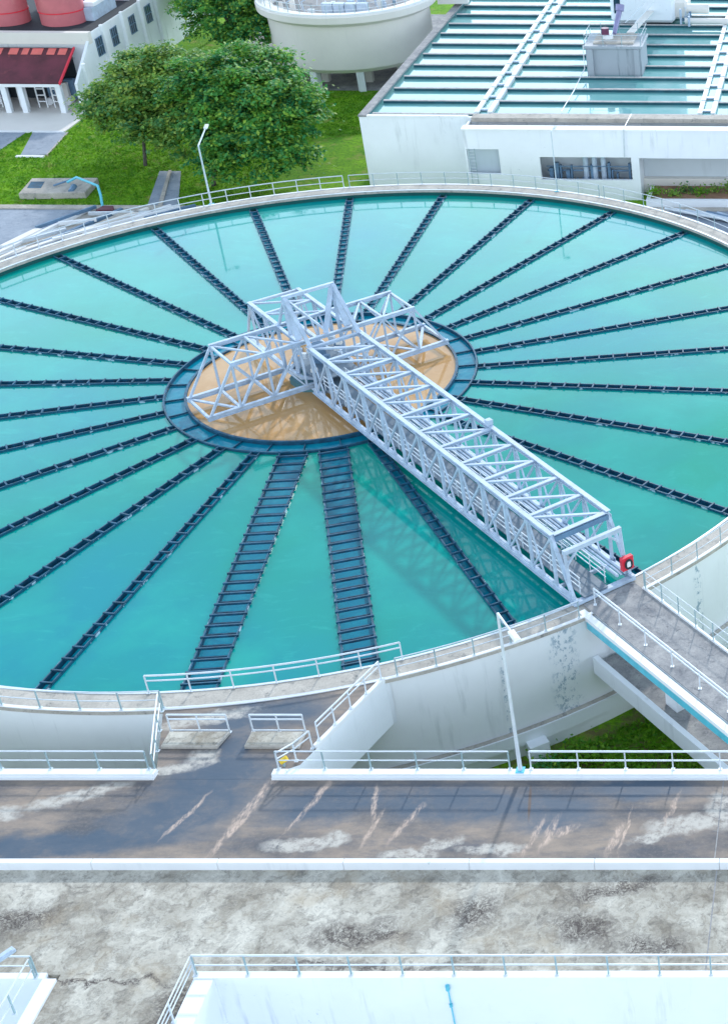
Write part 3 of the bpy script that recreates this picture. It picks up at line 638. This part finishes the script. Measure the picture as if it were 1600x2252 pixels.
for gi, xg in enumerate((.35, 21.72, 43.05)):
    MB().box(xg, xg+.12, 47.8, 126, .2, ZF-.25).build('channel_wall', WHITE2, fb); MB().box(xg+1.5, xg+1.62, 47.8, 126, .2, ZF-.25).build('channel_wall', WHITE2, fb)
    for side in (0, 1):
        for i, y in enumerate(ys): MB().box(xg+side*1.25-.02, xg+side*1.25+.40, y+.45, y+3.90, ZF-.1, ZF+.12).build('channel_coping', WHITE2, fb)
    for i, y in enumerate(ys): MB().box(xg+.4, xg+1.22, y+1.4, y+1.9, ZF-.15, ZF+.0).build('channel_tie', STEEL, fb)
    struct('channel_water', MB().box(xg+.125, xg+1.495, 47.8, 126, ZF-.28, ZF-.2), FWAT)
struct('filter_water', MB().box(-9.88, 60, 47.75, 129, ZF-.46, ZF-.30), FWAT)

gl = thing('gallery_building', (10, 45.8, -4), 'low white gallery with open bays in front of the filter troughs', 'gallery')
YG = 44.3
for a in ((.1, 60, YG, YG+.35, 1.0, 2.85), (.1, .25, YG, YG+.35, -4, .999), (3.27, 7.05, YG, YG+.35, -4, .999), (.25, 3.27, YG, YG+.35, -4, -1.45), (7.05, 15.68, YG, YG+.35, .27, .999), (7.05, 15.68, YG, YG+.35, -4, -2.0), (15.68, 16.42, YG, YG+.35, -4, .999), (16.42, 60, YG, YG+.35, .2, .999)):
    MB().box(*a).build('front_wall', WHITE, gl)
MB().box(0, 60, YG-.1, 45.35, 2.853, 3.0).build('roof_slab', WHITE2, gl)
MB().box(.1, .3, YG+.36, 47.28, -4, 2.85).build('end_wall', WHITE, gl)
MB().box(16.0, 16.4, YG+.36, 50.5, -4, .2).build('pier', WHITE, gl)
MB().box(.3, 15.9, 46.6, 46.9, -4, 1).build('inner_wall', m_wall('grey_inner_wall', (.60, .66, .70)), gl)
MB().box(.3, 15.9, 45.0, 46.59, -2.9, -2.6).build('inner_floor', GREYC, gl)
MB().box(.3, 3.3, YG+.8, YG+.95, -2, 1).build('recess_panel', m_wall('blue_grey_panel', (.55, .64, .70)), gl)
MB().box(16.42, 60, 47.05, 47.28, -4, 2.8).build('recess_wall', m_wall('pale_grey_recess_wall', (.60, .66, .70)), gl)
MB().box(16.42, 60, 46.4, 47.04, -4, -2.6).build('recess_ledge', CREAM, gl)
m = MB()
for i in range(3):
    x = 11.1+i*.85; m.tube([(x, 45.6, -2.6), (x, 45.6, -.1)], .26, 10)
gv = thing('pipe_manifold', (12, 45.6, -2.6), 'cluster of three blue-grey valves inside the gallery opening', 'pipes')
m.build('valve_bodies', STEEL, gv, smooth=True)
m = MB(); m.tube([(7.4, 45.7, -1.55), (15.5, 45.7, -1.55)], .09, 8); m.tube([(7.4, 45.3, -1.0), (15.5, 45.3, -1.0)], .05, 6)
for i in range(16):
    x = 7.6+i*.5+rnd.uniform(-.1, .1); m.box(x, x+rnd.uniform(.1, .4), 45.4, 45.8, -2.6, -2.6+rnd.uniform(.2, 1.9))
m.build('pipework', STEELD, gv)
for i in range(3): MB().tube([(11.1+i*.85, 45.6, -.1), (11.1+i*.85, 45.6, .22)], .34, 12).build('valve_cap', PIPE, gv, smooth=True)
ld = thing('wall_ladder', (.75, YG-.12, -3.5), 'thin steel ladder fixed to the left end of the gallery wall', 'ladder')
for x in (.5, 1.05): MB().beam((x, YG-.15, -3.5), (x, YG-.15, 1.1), .05, .05).build('rail', RAILT, ld)
for i in range(14):
    MB().beam((.5, YG-.15, -3.3+i*.32), (1.05, YG-.15, -3.3+i*.32), .04, .04).build('rung', RAILM, ld)
dp = thing('wall_conduit', (15.1, YG-.1, 0), 'thin pale conduit running down the gallery wall from the roof edge', 'conduit')
MB().tube([(15.6, 47.0, 3.6), (15.2, YG-.15, 3.1), (15.1, YG-.1, .3)], .05, 6).build('pipe', RAILM, dp)
# planter
pl = thing('planted_bed', (30, 44, -4), 'raised bed with a white kerb wall below the gallery', 'planter')
MB().box(17.1, 60, 42.35, 42.7, -4.2, -3.2).build('kerb_wall', WHITE, pl); MB().box(17.1, 17.45, 42.71, 46.3, -4.2, -3.2).build('kerb_wall', WHITE, pl)
MB().box(17.46, 60, 42.71, 46.3, -4.1, -3.3).build('soil', SOIL, pl)

# concrete box on the filters
cb = thing('concrete_tank_box', (12, 64, 2.3), 'stained grey concrete box standing among the filter troughs', 'concrete box')
STAIN = m_wall('grey_stained_concrete', (.40, .44, .48), (.05, .08, .10), 1.0)
MB().box(9.15, 14.8, 61.7, 66.2, 2.4, 5.6).build('body', STAIN, cb, bevel=.05)
MB().box(8.95, 15.0, 61.5, 66.4, 5.603, 5.9).build('rim_slab', STAIN, cb, bevel=.04)
MB().box(9.9, 14.0, 62.2, 65.6, 5.903, 6.1).build('hatch', CONC, cb)
MB().box(9.3, 9.9, 61.3, 61.68, 2.4, 5.6).build('rib', STAIN, cb); MB().box(14.1, 14.6, 61.35, 61.68, 2.4, 5.6).build('rib', STAIN, cb)
railing('light guard rail round the top of the grey concrete box', [(9.1, 61.6, 5.9), (14.9, 61.6, 5.9), (14.9, 66.3, 5.9), (9.1, 66.3, 5.9), (9.1, 61.6, 5.9)], None, spacing=1.9, r=.03)
mt = thing('agitator_motor', (11.4, 64, 6.1), 'purple-grey motor with a slanting shaft on the concrete box', 'motor')
PUR = m_simple('purple_grey_paint', (.25, .24, .42), .15, 2, .4)
MB().tube([(11.2, 63.8, 6.1), (11.2, 63.8, 6.5)], .55, 16).build('flange', WHITE2, mt, smooth=True)
MB().tube([(11.0, 63.6, 6.5), (11.0, 63.6, 7.2)], .4, 14).build('motor', m_simple('maroon_paint', (.14, .03, .08), .1, 2, .4), mt, smooth=True)
MB().tube([(11.8, 64.4, 6.4), (12.2, 66.5, 8.3)], .22, 10, .3).build('shaft', PUR, mt, smooth=True)
MB().tube([(12.2, 66.45, 8.2), (12.25, 66.7, 8.8)], .45, 14).build('head', PUR, mt, smooth=True)
gw = thing('gangway', (13.3, 70, 6), 'short pale gangway linking the concrete box to the white tower', 'gangway')
MB().beam((13.2, 66.2, 6.0), (13.5, 80.1, 4.6), .8, .10).build('plate', CREAM, gw)
for sx in (-.5, .5): MB().tube([(13.2+sx, 66.3, 7.0), (13.5+sx, 80.0, 5.6)], .04, 6).build('rail', RAILM, gw)
tw = thing('white_tower', (13, 84, 2.3), 'white tower block standing over the filter troughs at the top edge', 'tower')
MB().box(9.0, 16.2, 80.2, 88, 3.2, 16).build('body', WHITE, tw, bevel=.35)
MB().box(10.0, 15.6, 80.8, 87.3, 2.3, 3.2).build('base', BLACK, tw)  # near-black block stands in for the shadow beneath the tower
MB().box(9.45, 10.15, 80.14, 80.2, 4.3, 9.5).build('window', GLASS, tw); MB().box(9.35, 10.25, 80.1, 80.19, 4.1, 4.25).build('sill', WHITE2, tw)
MB().box(12.5, 13.1, 80.1, 80.19, 6.9, 8.2).build('window', GLASS, tw)
MB().tube([(17.3, 81.2, 4.6), (20.0, 81.2, 4.6)], .55, 14).build('side_pipe', CREAM, tw, smooth=True)
MB().box(15.9, 17.6, 80.95, 85, 3.4, 5.6).build('annex', CREAM, tw, bevel=.3)
wp = thing('water_pipe', (18, 79, 2.6), 'long pale pipe beside the white tower over the troughs', 'pipe')
MB().tube([(17.4, 79.8, 3.6), (60, 79.8, 3.6)], .35, 12).build('run', CREAM, wp, smooth=True)
for i in range(10): 
    x = 17.2+rnd.uniform(-.8, .8); y = 80+rnd.uniform(-1, 1.5); MB().tube([(x, y, 3.2), (x, y, 3.6+rnd.uniform(.3, 1.4))], .14, 8).build('valve', rnd.choice([STEELD, RAILM, STEEL]), wp)
m = MB(); m.tube([(8.75, 48.3, 3.4), (8.85, 55, 3.3), (8.95, 61.4, 3.6)], .05, 6); m.tube([(8.95, 61.4, 3.6), (8.98, 61.4, 6.0)], .05, 6)
cp = thing('cable_pipe', (8.8, 48.3, 3.2), 'thin white cable pipe crossing the troughs to the concrete box', 'cable'); m.build('pipe', WHITE2, cp)

# ------------------------------------------------------------------ round elevated tank
et = thing('elevated_round_tank', (-22, 85.3, -4), 'big round cream concrete tank raised on short white legs', 'round tank')
cx, cy = -22.0, 85.3
MB().arc([(.1, 3.2), (8.6, 3.2), (8.6, 3.69), (9.0, 3.7), (9.0, -1.3), (8.6, -1.75), (.1, -1.75)], 0, 2*PI, 96, cx, cy, True).build('body', CREAM, et, smooth=True)
MB().arc([(8.4, 4.95), (9.95, 4.95), (10.05, 4.8), (10.0, 4.1), (9.5, 3.71), (8.4, 3.71)], 0, 2*PI, 96, cx, cy, True).build('rim_band', CREAM, et, smooth=True)
MB().arc([(9.7, 5.15), (9.95, 5.15), (9.95, 4.953), (9.7, 4.953)], 0, 2*PI, 96, cx, cy, True).build('parapet', WHITE2, et, smooth=True)
MB().arc([(.1, 4.0), (8.4, 4.0), (8.4, 3.71), (.1, 3.71)], 0, 2*PI, 64, cx, cy, True).build('roof', GREYC, et)
for i in range(10):
    a = 2*PI*i/10-PI/2+.32; MB().box(-.42, .42, -.42, .42, 0, 2.25).build('leg', WHITE, None, bevel=.03)
    o = COL.objects[-1]; o.parent = et; o.location = (8.2*math.cos(a), 8.2*math.sin(a), 0); o.rotation_euler[2] = a
for i in range(6):
    a = 2*PI*i/6; MB().box(-.4, .4, -.4, .4, 0, 2.25).build('leg', CREAM, None)
    o = COL.objects[-1]; o.parent = et; o.location = (5*math.cos(a), 5*math.sin(a), 0)
railing('blue-grey railing round the top of the elevated round tank', [(cx+9.4*math.cos(a), cy+9.4*math.sin(a), 4.95) for a in np.linspace(-PI, .1, 30)], None, spacing=1.5, r=.04)
pn = thing('panel_cabinet_row', (-20.5, 80, 4), 'row of pale blue cabinets on the elevated round tank', 'cabinets')
for i in range(4): MB().box(-23.1+i*1.3, -21.9+i*1.3, 79.2, 80.0, 4.0, 5.4).build('cabinet', STEEL, pn, bevel=.04)
mc = thing('roof_machinery', (-26, 81, 4), 'jumble of grey pipes and frames on top of the round tank', 'machinery')
for i in range(34):
    x = rnd.uniform(-30, -14.5); y = rnd.uniform(78.3, 85); 
    if (x-cx)**2+(y-cy)**2 > 62 or (-23.6 < x < -17.4 and y < 80.8): continue
    if rnd.random() < .5: MB().box(x, x+rnd.uniform(.1, .9), y, y+.3, 4.0, 4.0+rnd.uniform(.3, 2.0)).build('machine_box', rnd.choice([STEEL, STEELD, RAILM, CREAM]), mc)
    else: MB().tube([(x, y, 4.0), (x+rnd.uniform(-.4, .4), y, 5.2+rnd.uniform(0, 1.2)), (x+rnd.uniform(.5, 2.0), y+.2, 5.4+rnd.uniform(0, 1.0))], .06, 6).build('pipe', rnd.choice([STEEL, RAILM, WHITE2]), mc)
cw = thing('curved_walkway', (-11, 91, 3), 'cream curved walkway leaving the round tank at the top edge', 'walkway')
MB().arc([(10.1, 4.6), (13.6, 4.6), (13.6, 3.6), (10.1, 3.6)], math.radians(5), math.radians(55), 20, cx, cy).build('slab', CREAM, cw)

# ------------------------------------------------------------------ pump house at the far left
ph = thing('pump_house', (-55, 75, -4), 'white pump house with a dark red lean-to roof and windowed side wall', 'pump house')
XS = -47.0
MB().box(-75, XS, 74.2, 91.5, -4, 3.4).build('main_block', WHITE, ph)
MB().box(-75, XS-.35, 91.52, 110, -4, 3.0).build('rear_block', WHITE, ph)
MB().prism([(-75, 73.4), (XS+.05, 73.4), (XS+.05, 74.18), (-75, 74.18)], 2.3, 3.55).build('parapet', CREAM, ph)
MB().box(-74.9, XS-.1, 74.5, 91.3, 3.403, 3.44).build('roof', BLACK, ph)
for y in (70.6, 76.6, 82.0, 87.0, 91.2):
    z1 = 3.6 if y > 72 else 1.0
    MB().box(XS+.003, XS+.35, y-.2, y+.2, -4, z1).build('pilaster', WHITE, ph)
MB().prism([(-49.6, 68.6), (XS, 68.6), (XS, 74.15), (-49.6, 74.15)], -4, -3.9).build('plinth', CREAM, ph)
m = MB().add([(XS-.3, 68.6, -4), (XS, 68.6, -4), (XS, 74.19, -4), (XS-.3, 74.19, -4), (XS-.3, 68.6, -.6), (XS, 68.6, -.6), (XS, 74.19, 3.2), (XS-.3, 74.19, 3.2)], [(0,3,2,1),(4,5,6,7),(0,1,5,4),(1,2,6,5),(2,3,7,6),(3,0,4,7)]); m.build('gable_wall', WHITE, ph)
for y0 in (73.9+.9, 78.7, 83.7, 88.3):
    wn = MB().box(XS+.003, XS+.05, y0, y0+1.6, .55, 2.5).build('window', GLASS, ph)
    m = MB()
    for q in (0, .5, 1.0, 1.5): m.box(XS+.05, XS+.09, y0+q, y0+q+.08, .55, 2.5)
    for z in (.5, 1.5, 2.45): m.box(XS+.05, XS+.1, y0-.05, y0+1.65, z, z+.08)
    m.build('window_frame', STEELD, ph)
for y0 in (75.2, 79.2): MB().box(XS+.003, XS+.06, y0, y0+1.7, -3.3, -1.2).build('window', GLASS, ph)
MB().box(XS+.003, XS+.05, 71.0, 73.6, -3.6, -1.8).build('opening', GLASS, ph)
m = MB().add([(-75, 68.5, -.5), (-48.9, 68.5, -.5), (-48.9, 73.4, 1.9), (-75, 73.4, 1.9), (-75, 68.5, -.62), (-48.9, 68.5, -.62), (-48.9, 73.4, 1.78), (-75, 73.4, 1.78)], [(0,1,2,3),(7,6,5,4),(0,4,5,1),(1,5,6,2),(2,6,7,3),(3,7,4,0)]); m.build('lean_to_roof', REDR, ph)
m = MB().add([(-48.88, 68.4, -.66), (-48.7, 68.4, -.66), (-48.7, 73.4, 1.8), (-48.88, 73.4, 1.8), (-48.88, 68.4, -.42), (-48.7, 68.4, -.42), (-48.7, 73.4, 2.02), (-48.88, 73.4, 2.02)], [(0,3,2,1),(4,5,6,7),(0,1,5,4),(1,2,6,5),(2,3,7,6),(3,0,4,7)]); m.build('verge_board', REDC, ph)
MB().box(-75, -48.9, 68.45, 68.6, -.95, -.63).build('gutter', WHITE2, ph)
for x in (-55.2, -53.4, -58.6, -60.5, -49.3):
    MB().box(x-.28, x+.28, 68.7, 69.2, -4, -.95).build('column', WHITE, ph)
for i in range(6):
    x = -56.5+i*1.35+rnd.uniform(-.2, .2); w2 = rnd.uniform(.25, .6); y0 = 72.9; z0 = -.5+(y0-68.5)*.49
    MB().add([(x-w2, y0-.5, z0-.235), (x+w2, y0-.5, z0-.235), (x+w2, y0+.4, z0+.206), (x-w2, y0+.4, z0+.206)], [(0,1,2,3)]).build('faded_patch', m_simple('faded_red_sheet', (.75, .16, .14), .1), ph).location.z += .02
for x in (-57.2, -54.3, -52.3, -50.6):
    for dx in (-.45, .45): MB().beam((x+dx, 70.6, -3.9), (x+dx, 70.6, -1.5), .12, .12).build('rack_post', WHITE2, ph)
    for z in (-3.2, -2.5, -1.8): MB().beam((x-.45, 70.6, z), (x+.45, 70.6, z), .1, .12).build('rack_bar', WHITE2, ph)
for x in (-57.6, -52.0, -50.0):
    MB().box(x-.5, x+.5, 72.6, 73.3, -3.6, -1.4).build('pump_frame', STEELD, ph); MB().tube([(x, 71.4, -3.5), (x, 72.5, -3.5)], .4, 12).build('pump', WHITE2, ph, smooth=True)
MB().box(-51.4, -50.0, 72.0, 72.5, -3.9, -1.6).build('door', CREAM, ph)
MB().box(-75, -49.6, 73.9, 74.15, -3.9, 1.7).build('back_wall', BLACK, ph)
struct('terrace', MB().box(-75, -46.6, 62.7, 74.1, -4.0, -3.88), CREAM)
struct('kerb', MB().box(-75, -46.6, 62.5, 62.69, -4.0, -3.8), WHITE2)
for (x, y, r, lb, h) in ((-51.6, 78.4, 2.35, 'faded red cylindrical tank nearest the pump house corner', 7), (-57.6, 78.2, 2.2, 'faded red cylindrical tank cut off by the left edge', 7), (-54.6, 83.6, 2.2, 'faded red cylindrical tank standing behind the other two', 7)):
    t = thing('red_tank', (x, y, 3.44), lb, 'tank', 'red tanks on the pump house roof')
    MB().arc([(.05, 3.44+h), (r*.97, 3.44+h), (r, 3.44+h-.2), (r, 3.45), (.05, 3.45)], 0, 2*PI, 48, x, y, True).build('shell', PINK, t, smooth=True)
    for z in (4.9, 6.6, 8.3): MB().arc([(r+.002, z), (r+.06, z), (r+.06, z-.12), (r+.002, z-.12)], 0, 2*PI, 48, x, y, True).build('hoop', REDC if z < 5 else PINK, t)
rt_ = thing('roof_cabinet', (-48.4, 82, 3.4), 'pale grey roof cabinet beside the red tanks', 'cabinet')
MB().box(-49.8, -48.3, 78.5, 84.5, 3.45, 4.9).build('body', STEEL, rt_, bevel=.05); MB().box(-49.6, -48.25, 79, 84, 4.91, 5.4).build('fan_housing', WHITE2, rt_, bevel=.05)
mr = thing('maroon_roof_hut', (-50, 90, 3.4), 'small hut with a maroon roof behind the pump house windows', 'hut')
MB().box(-53, -48.2, 87.5, 91.2, 3.45, 4.8).build('wall', WHITE, mr); MB().prism([(-53.2, 87.2), (-48.0, 87.2), (-48.0, 91.4), (-53.2, 91.4)], 4.81, 5.1).build('roof', PINK, mr)
lg = thing('low_building', (-38, 84, -4), 'low pale building half hidden behind the tree crowns', 'building')
MB().box(-42, -31.5, 72.5, 79, -4, -.8).build('wall', WHITE, lg); MB().box(-42.3, -31.2, 72.2, 79.3, -.79, -.5).build('roof', CREAM, lg)
MB().box(-40, -38.6, 72.44, 72.5, -3, -1.6).build('window', GLASS, lg)

# service slab with pipes on the grass, and service strips left of the tank
ss = thing('service_slab', (-40, 45.5, -4), 'low whitish concrete slab on the grass by the road', 'slab')
MB().prism([(-42.4, 43.5), (-36.3, 43.9), (-36.7, 47.8), (-43.0, 47.6)], -4, -3.35).build('body', CONC, ss, bevel=.06)
MB().prism([(-42.2, 44.9), (-40.9, 44.9), (-41.3, 46.6), (-42.6, 46.6)], -3.349, -3.33).build('patch', DARK, ss)
vp = thing('valve_pipe', (-36.5, 45, -3.35), 'cyan bent pipe coming off the service slab to the roadside', 'pipe')
MB().tube([(-38.6, 45.6, -3.0), (-37.6, 45.6, -2.5), (-34.4, 42.9, -2.3), (-33.9, 42.0, -2.9), (-33.7, 41.4, -3.9)], .12, 8).build('pipe', PIPE, vp, smooth=True)
m = MB(); m.tube([(-37.9, 45.3, -3.3), (-37.7, 44.1, -3.4)], .28, 8); m.tube([(-39.8, 45.2, -3.2), (-38.5, 46.4, -3.0)], .09, 8); m.build('valve', STEELD, vp, smooth=True)
LGp = 'pale service strips and pipes beside the road'
def rad(a, r, z): return (r*math.cos(math.radians(a)), r*math.sin(math.radians(a)), z)
sp = thing('service_steps', rad(130, 39, -4), 'clutter of pale kerbs, ducts and pipes between the far left rim and the road', 'service ducts')
for i, (p, q, z, w_, mat) in enumerate((((-38.6, 29.0), (-34.6, 40.7), -3.8, .35, WHITE2), ((-38.2, 31.5), (-36.9, 35.5), -3.7, .7, CREAM), ((-37.2, 35.6), (-34.0, 40.8), -3.55, .22, STEELD), ((-37.6, 28.0), (-29.0, 40.4), -3.6, .40, CREAM),
    ((-35.4, 31.8), (-31.5, 40.5), -3.7, .30, STEELD), ((-34.4, 32.8), (-26.2, 40.6), -3.5, .25, WHITE2), ((-33.0, 34.2), (-30.6, 39.8), -3.7, .7, CONC), ((-31.5, 35.2), (-27.2, 41.2), -3.6, .3, WHITE2), ((-30.2, 37.6), (-24.2, 40.4), -3.7, .5, CREAM),
    ((-36.4, 28.6), (-33.8, 34.0), -3.7, .8, ASPH), ((-28.5, 38.2), (-25.0, 41.4), -3.65, .3, STEELD), ((-38.0, 26.0), (-36.0, 31.0), -3.5, .3, CREAM), ((-35.6, 36.6), (-32.6, 37.6), -3.55, .3, WHITE2), ((-34.0, 39.2), (-27.5, 39.6), -3.6, .22, RAILM), ((-37.0, 32.6), (-34.4, 35.4), -3.6, .25, RAILM))):
    MB().beam((*p, z), (*q, z), w_, .3).build('duct', mat, sp)
MB().prism([(-33.6, 39.9), (-32.0, 39.9), (-32.4, 40.9), (-33.4, 40.9)], -3.94, -3.5).build('maroon_cover', REDR, sp)
MB().arc([(36.6, -1.3), (38.2, -1.3), (38.2, -4), (36.6, -4)], math.radians(112), math.radians(155), 30).build('ledge', CONC, sp)
MB().arc([(38.3, -2.9), (41.2, -2.9), (41.2, -4), (38.3, -4)], math.radians(122), math.radians(150), 30).build('ledge', ASPH, sp)
dd = thing('duct_run', (25, 33, -3.9), 'parallel grey pipes beyond the far right rim', 'pipes')
for i in range(6): MB().tube([(19+i*1.0, 41.2-i*.2, -3.6), (44+i, 30-i*1.3, -3.6)], .14, 8).build('pipe', rnd.choice([RAILM, STEELD, STEEL]), dd)

# ------------------------------------------------------------------ vegetation
def leaf_mesh(name, centers, normals, size, mat, parent=None, aspect=.6):
    n = len(centers); c = np.array(centers); nr = np.array(normals); nr /= np.linalg.norm(nr, axis=1, keepdims=True)+1e-9
    a = RNG.normal(size=(n, 3)); a -= nr*(a*nr).sum(1, keepdims=True); a /= np.linalg.norm(a, axis=1, keepdims=True)+1e-9; b = np.cross(nr, a)
    s = (size*RNG.uniform(.6, 1.3, n))[:, None]
    v = np.stack([c-a*s, c+b*s*aspect+nr*s*.15, c+a*s, c-b*s*aspect+nr*s*.15], 1).reshape(-1, 3)
    if parent is not None: v = v-np.array(parent.location)
    me = bpy.data.meshes.new(name); me.vertices.add(4*n); me.vertices.foreach_set('co', v.ravel()); me.loops.add(4*n); me.loops.foreach_set('vertex_index', np.arange(4*n))
    me.polygons.add(n); me.polygons.foreach_set('loop_start', np.arange(n)*4); me.polygons.foreach_set('loop_total', np.full(n, 4)); me.update(); me.validate()
    me.materials.append(mat); o = bpy.data.objects.new(name, me); COL.objects.link(o)
    if parent is not None: o.parent = parent
    return o
def tree(label, base, lobes, mat, ncl, per, leaf=.225, trunk_r=.3, lean=(0, 0)):
    t = thing('broadleaf_tree', base, label, 'tree', 'trees beyond the tank')
    b = Vector(base); cs = []; ns = []; tips = []
    vols = np.array([l[3]*l[4]*l[5] for l in lobes])**.67; vols /= vols.sum()
    for l, p in zip(lobes, vols):
        k_ = int(ncl*p); lc = np.array(l[:3]); lr = np.array(l[3:6])
        for _ in range(k_):
            d = RNG.normal(size=3); d /= np.linalg.norm(d)
            if d[2] < -.55: d[2] *= -.3; d /= np.linalg.norm(d)
            rr = RNG.uniform(.55, 1.06) if RNG.random() > .12 else RNG.uniform(1.02, 1.22)
            pc = lc+d*lr*rr; tips.append(pc)
            cr = RNG.uniform(.55, 1.15); m_ = int(per*RNG.uniform(.6, 1.3))
            q = RNG.normal(size=(m_, 3))*np.array([cr, cr, cr*.28])*.62
            q[:, 2] -= .14*(q[:, 0]**2+q[:, 1]**2)/cr
            q += d*np.abs(RNG.normal(size=(m_, 1)))*.3
            cs.append(pc+q); nn = RNG.normal(size=(m_, 3))*.45+np.array([0, 0, 1.0])+d*.35; ns.append(nn)
    leaf_mesh('crown', np.concatenate(cs), np.concatenate(ns), leaf, mat, t)
    top = Vector(lobes[0][:3])+Vector((lean[0], lean[1], 0)); mid = b.lerp(top, .5); mid.x = b.x+(top.x-b.x)*.25; mid.y = b.y+(top.y-b.y)*.25
    MB().tube([b-Vector((0, 0, .1)), mid, top], trunk_r, 8, trunk_r*.45).build('trunk', BARK, t, smooth=True)
    m = MB()
    for i in RNG.choice(len(tips), min(34, len(tips)), replace=False):
        tp = Vector(tips[i]); st_ = mid.lerp(top, RNG.uniform(0, .8)); m.tube([st_, st_.lerp(tp, .5)+Vector((0, 0, .4)), tp], trunk_r*.3, 5, .04)
    m.build('limbs', BARK, t)
    return t
tree('largest round dark green tree right of the paved path', (-25.6, 47.4, -4), [(-21.3, 49.5, 2.2, 5.6, 4.0, 4.8), (-24.6, 50.5, 3.2, 4.6, 3.6, 4.4), (-18.8, 50.2, 2.6, 3.5, 3.6, 3.8), (-20.8, 46.8, -.4, 5.2, 3.0, 2.8), (-22.3, 53.2, 5.0, 4.2, 3.4, 2.8)], LEAF, 640, 105, trunk_r=.28)
tree('spreading olive green tree left of the paved path', (-34.3, 52.9, -4), [(-33.0, 55.0, 2.6, 4.6, 3.6, 3.4), (-36.4, 56.0, 1.0, 3.4, 3.2, 2.6), (-29.8, 56.0, 4.2, 3.8, 3.4, 3.0), (-31.5, 52.6, .4, 3.8, 2.6, 2.6), (-28.0, 51.5, 1.2, 3.4, 2.8, 3.6), (-34.8, 58.5, 3.8, 2.8, 2.6, 2.0)], LEAF2, 560, 95, trunk_r=.2)
tree('bright green tree behind the others at the top edge', (-36.0, 86, -4), [(-36.0, 86, 3.0, 5.2, 4.5, 4.6), (-33.2, 84, 1.0, 3.6, 3.0, 3.0), (-38.5, 88, 5.0, 4.0, 3.5, 3.5), (-34, 90, 6.5, 5, 4, 3.5)], LEAF, 420, 95, trunk_r=.3)
tree('dark green tree cut off by the top edge beside the hut', (-43.5, 99, -4), [(-43.5, 99, 3.0, 4.2, 3.5, 4.2), (-40, 97, 2, 3, 3, 3)], LEAF, 200, 60, trunk_r=.25)

def tufts(name, regions, n, size, zf):
    cs = []
    for (x0, x1, y0, y1, wt) in regions:
        k_ = int(n*wt); cs.append(np.stack([RNG.uniform(x0, x1, k_), RNG.uniform(y0, y1, k_), np.full(k_, zf)+RNG.uniform(0, size*.6, k_)], 1))
    c = np.concatenate(cs); nn = RNG.normal(size=(len(c), 3)); nn[:, 2] *= .35; nn[:, 1] -= .4
    keep = np.ones(len(c), bool)
    def inpoly(poly):
        r = np.zeros(len(c), bool); x, y = c[:, 0], c[:, 1]
        for (ax, ay), (bx, by) in zip(poly, poly[1:]+poly[:1]):
            cnd = ((ay > y) != (by > y)) & (x < (bx-ax)*(y-ay)/(by-ay+1e-12)+ax); r ^= cnd
        return r
    for poly in ([(-29.9, 41), (-26.7, 41), (-30, 51.3), (-32.3, 51.3)], [(-46.2, 63), (-50.1, 63), (-48, 55), (-45.2, 55)], [(-60, 63), (-50.5, 63), (-50.7, 56), (-60, 57)], [(-42.6, 43.4), (-36.2, 43.8), (-36.6, 47.9), (-43.2, 47.7)]): keep &= ~inpoly(poly)
    keep &= (c[:, 0]**2+c[:, 1]**2) > 37.4**2
    return tag(leaf_mesh(name, c[keep], nn[keep], size, TUFT, None, .35), kind='stuff')
tag(tufts('grass', [(-52, -20, 42.0, 62.4, .62), (-46.4, -10.5, 62, 77, .38)], 26000, .16, -3.98), 'short green lawn grass around the trees', 'grass')
tag(tufts('grass', [(14, 34, -41, -27, .75), (30, 38, -34, -18, .25)], 15000, .2, -7.18), 'rough grass and weeds in the gap below the walkway', 'grass')
def shrub(label, base, n, r, h, mat, nm='shrub', group=None):
    t = thing(nm, base, label, 'shrub', group); c = RNG.normal(size=(n, 3))*np.array([r*.45, r*.45, h*.3])+np.array(base)+np.array([0, 0, h*.45])
    leaf_mesh('foliage', c, RNG.normal(size=(n, 3))+np.array([0, 0, .6]), .13, mat, t)
    m = MB()
    for i in range(5): m.tube([base, (base[0]+random.uniform(-r, r)*.5, base[1]+random.uniform(-r, r)*.5, base[2]+h*.6)], .03, 5, .01)
    m.build('stems', BARK, t); return t
for i in range(13):
    x = 18.0+i*1.35+random.uniform(-.3, .3)
    shrub('leafy shrub in the raised bed, %s from the left' % ORD[i], (x, 44.2+random.uniform(-.6, .9), -3.3), 150, .9, random.uniform(.5, .95), LEAF2 if i % 3 else TUFT, group='shrubs in the raised bed')
for i, (x, y, r) in enumerate(((22.4, -31.2, 1.6), (20.6, -32.4, 1.2), (24.6, -32.8, 1.4), (22.8, -34.6, 1.2), (26.0, -35.2, 1.0), (19.2, -34.4, 1.1))):
    shrub('low weedy bush in the gap below the walkway, %s of six' % ORD[i], (x, y, -7.2), 420, r, .8, LEAF if i % 2 else TUFT, 'weed_bush', 'weeds in the gap')
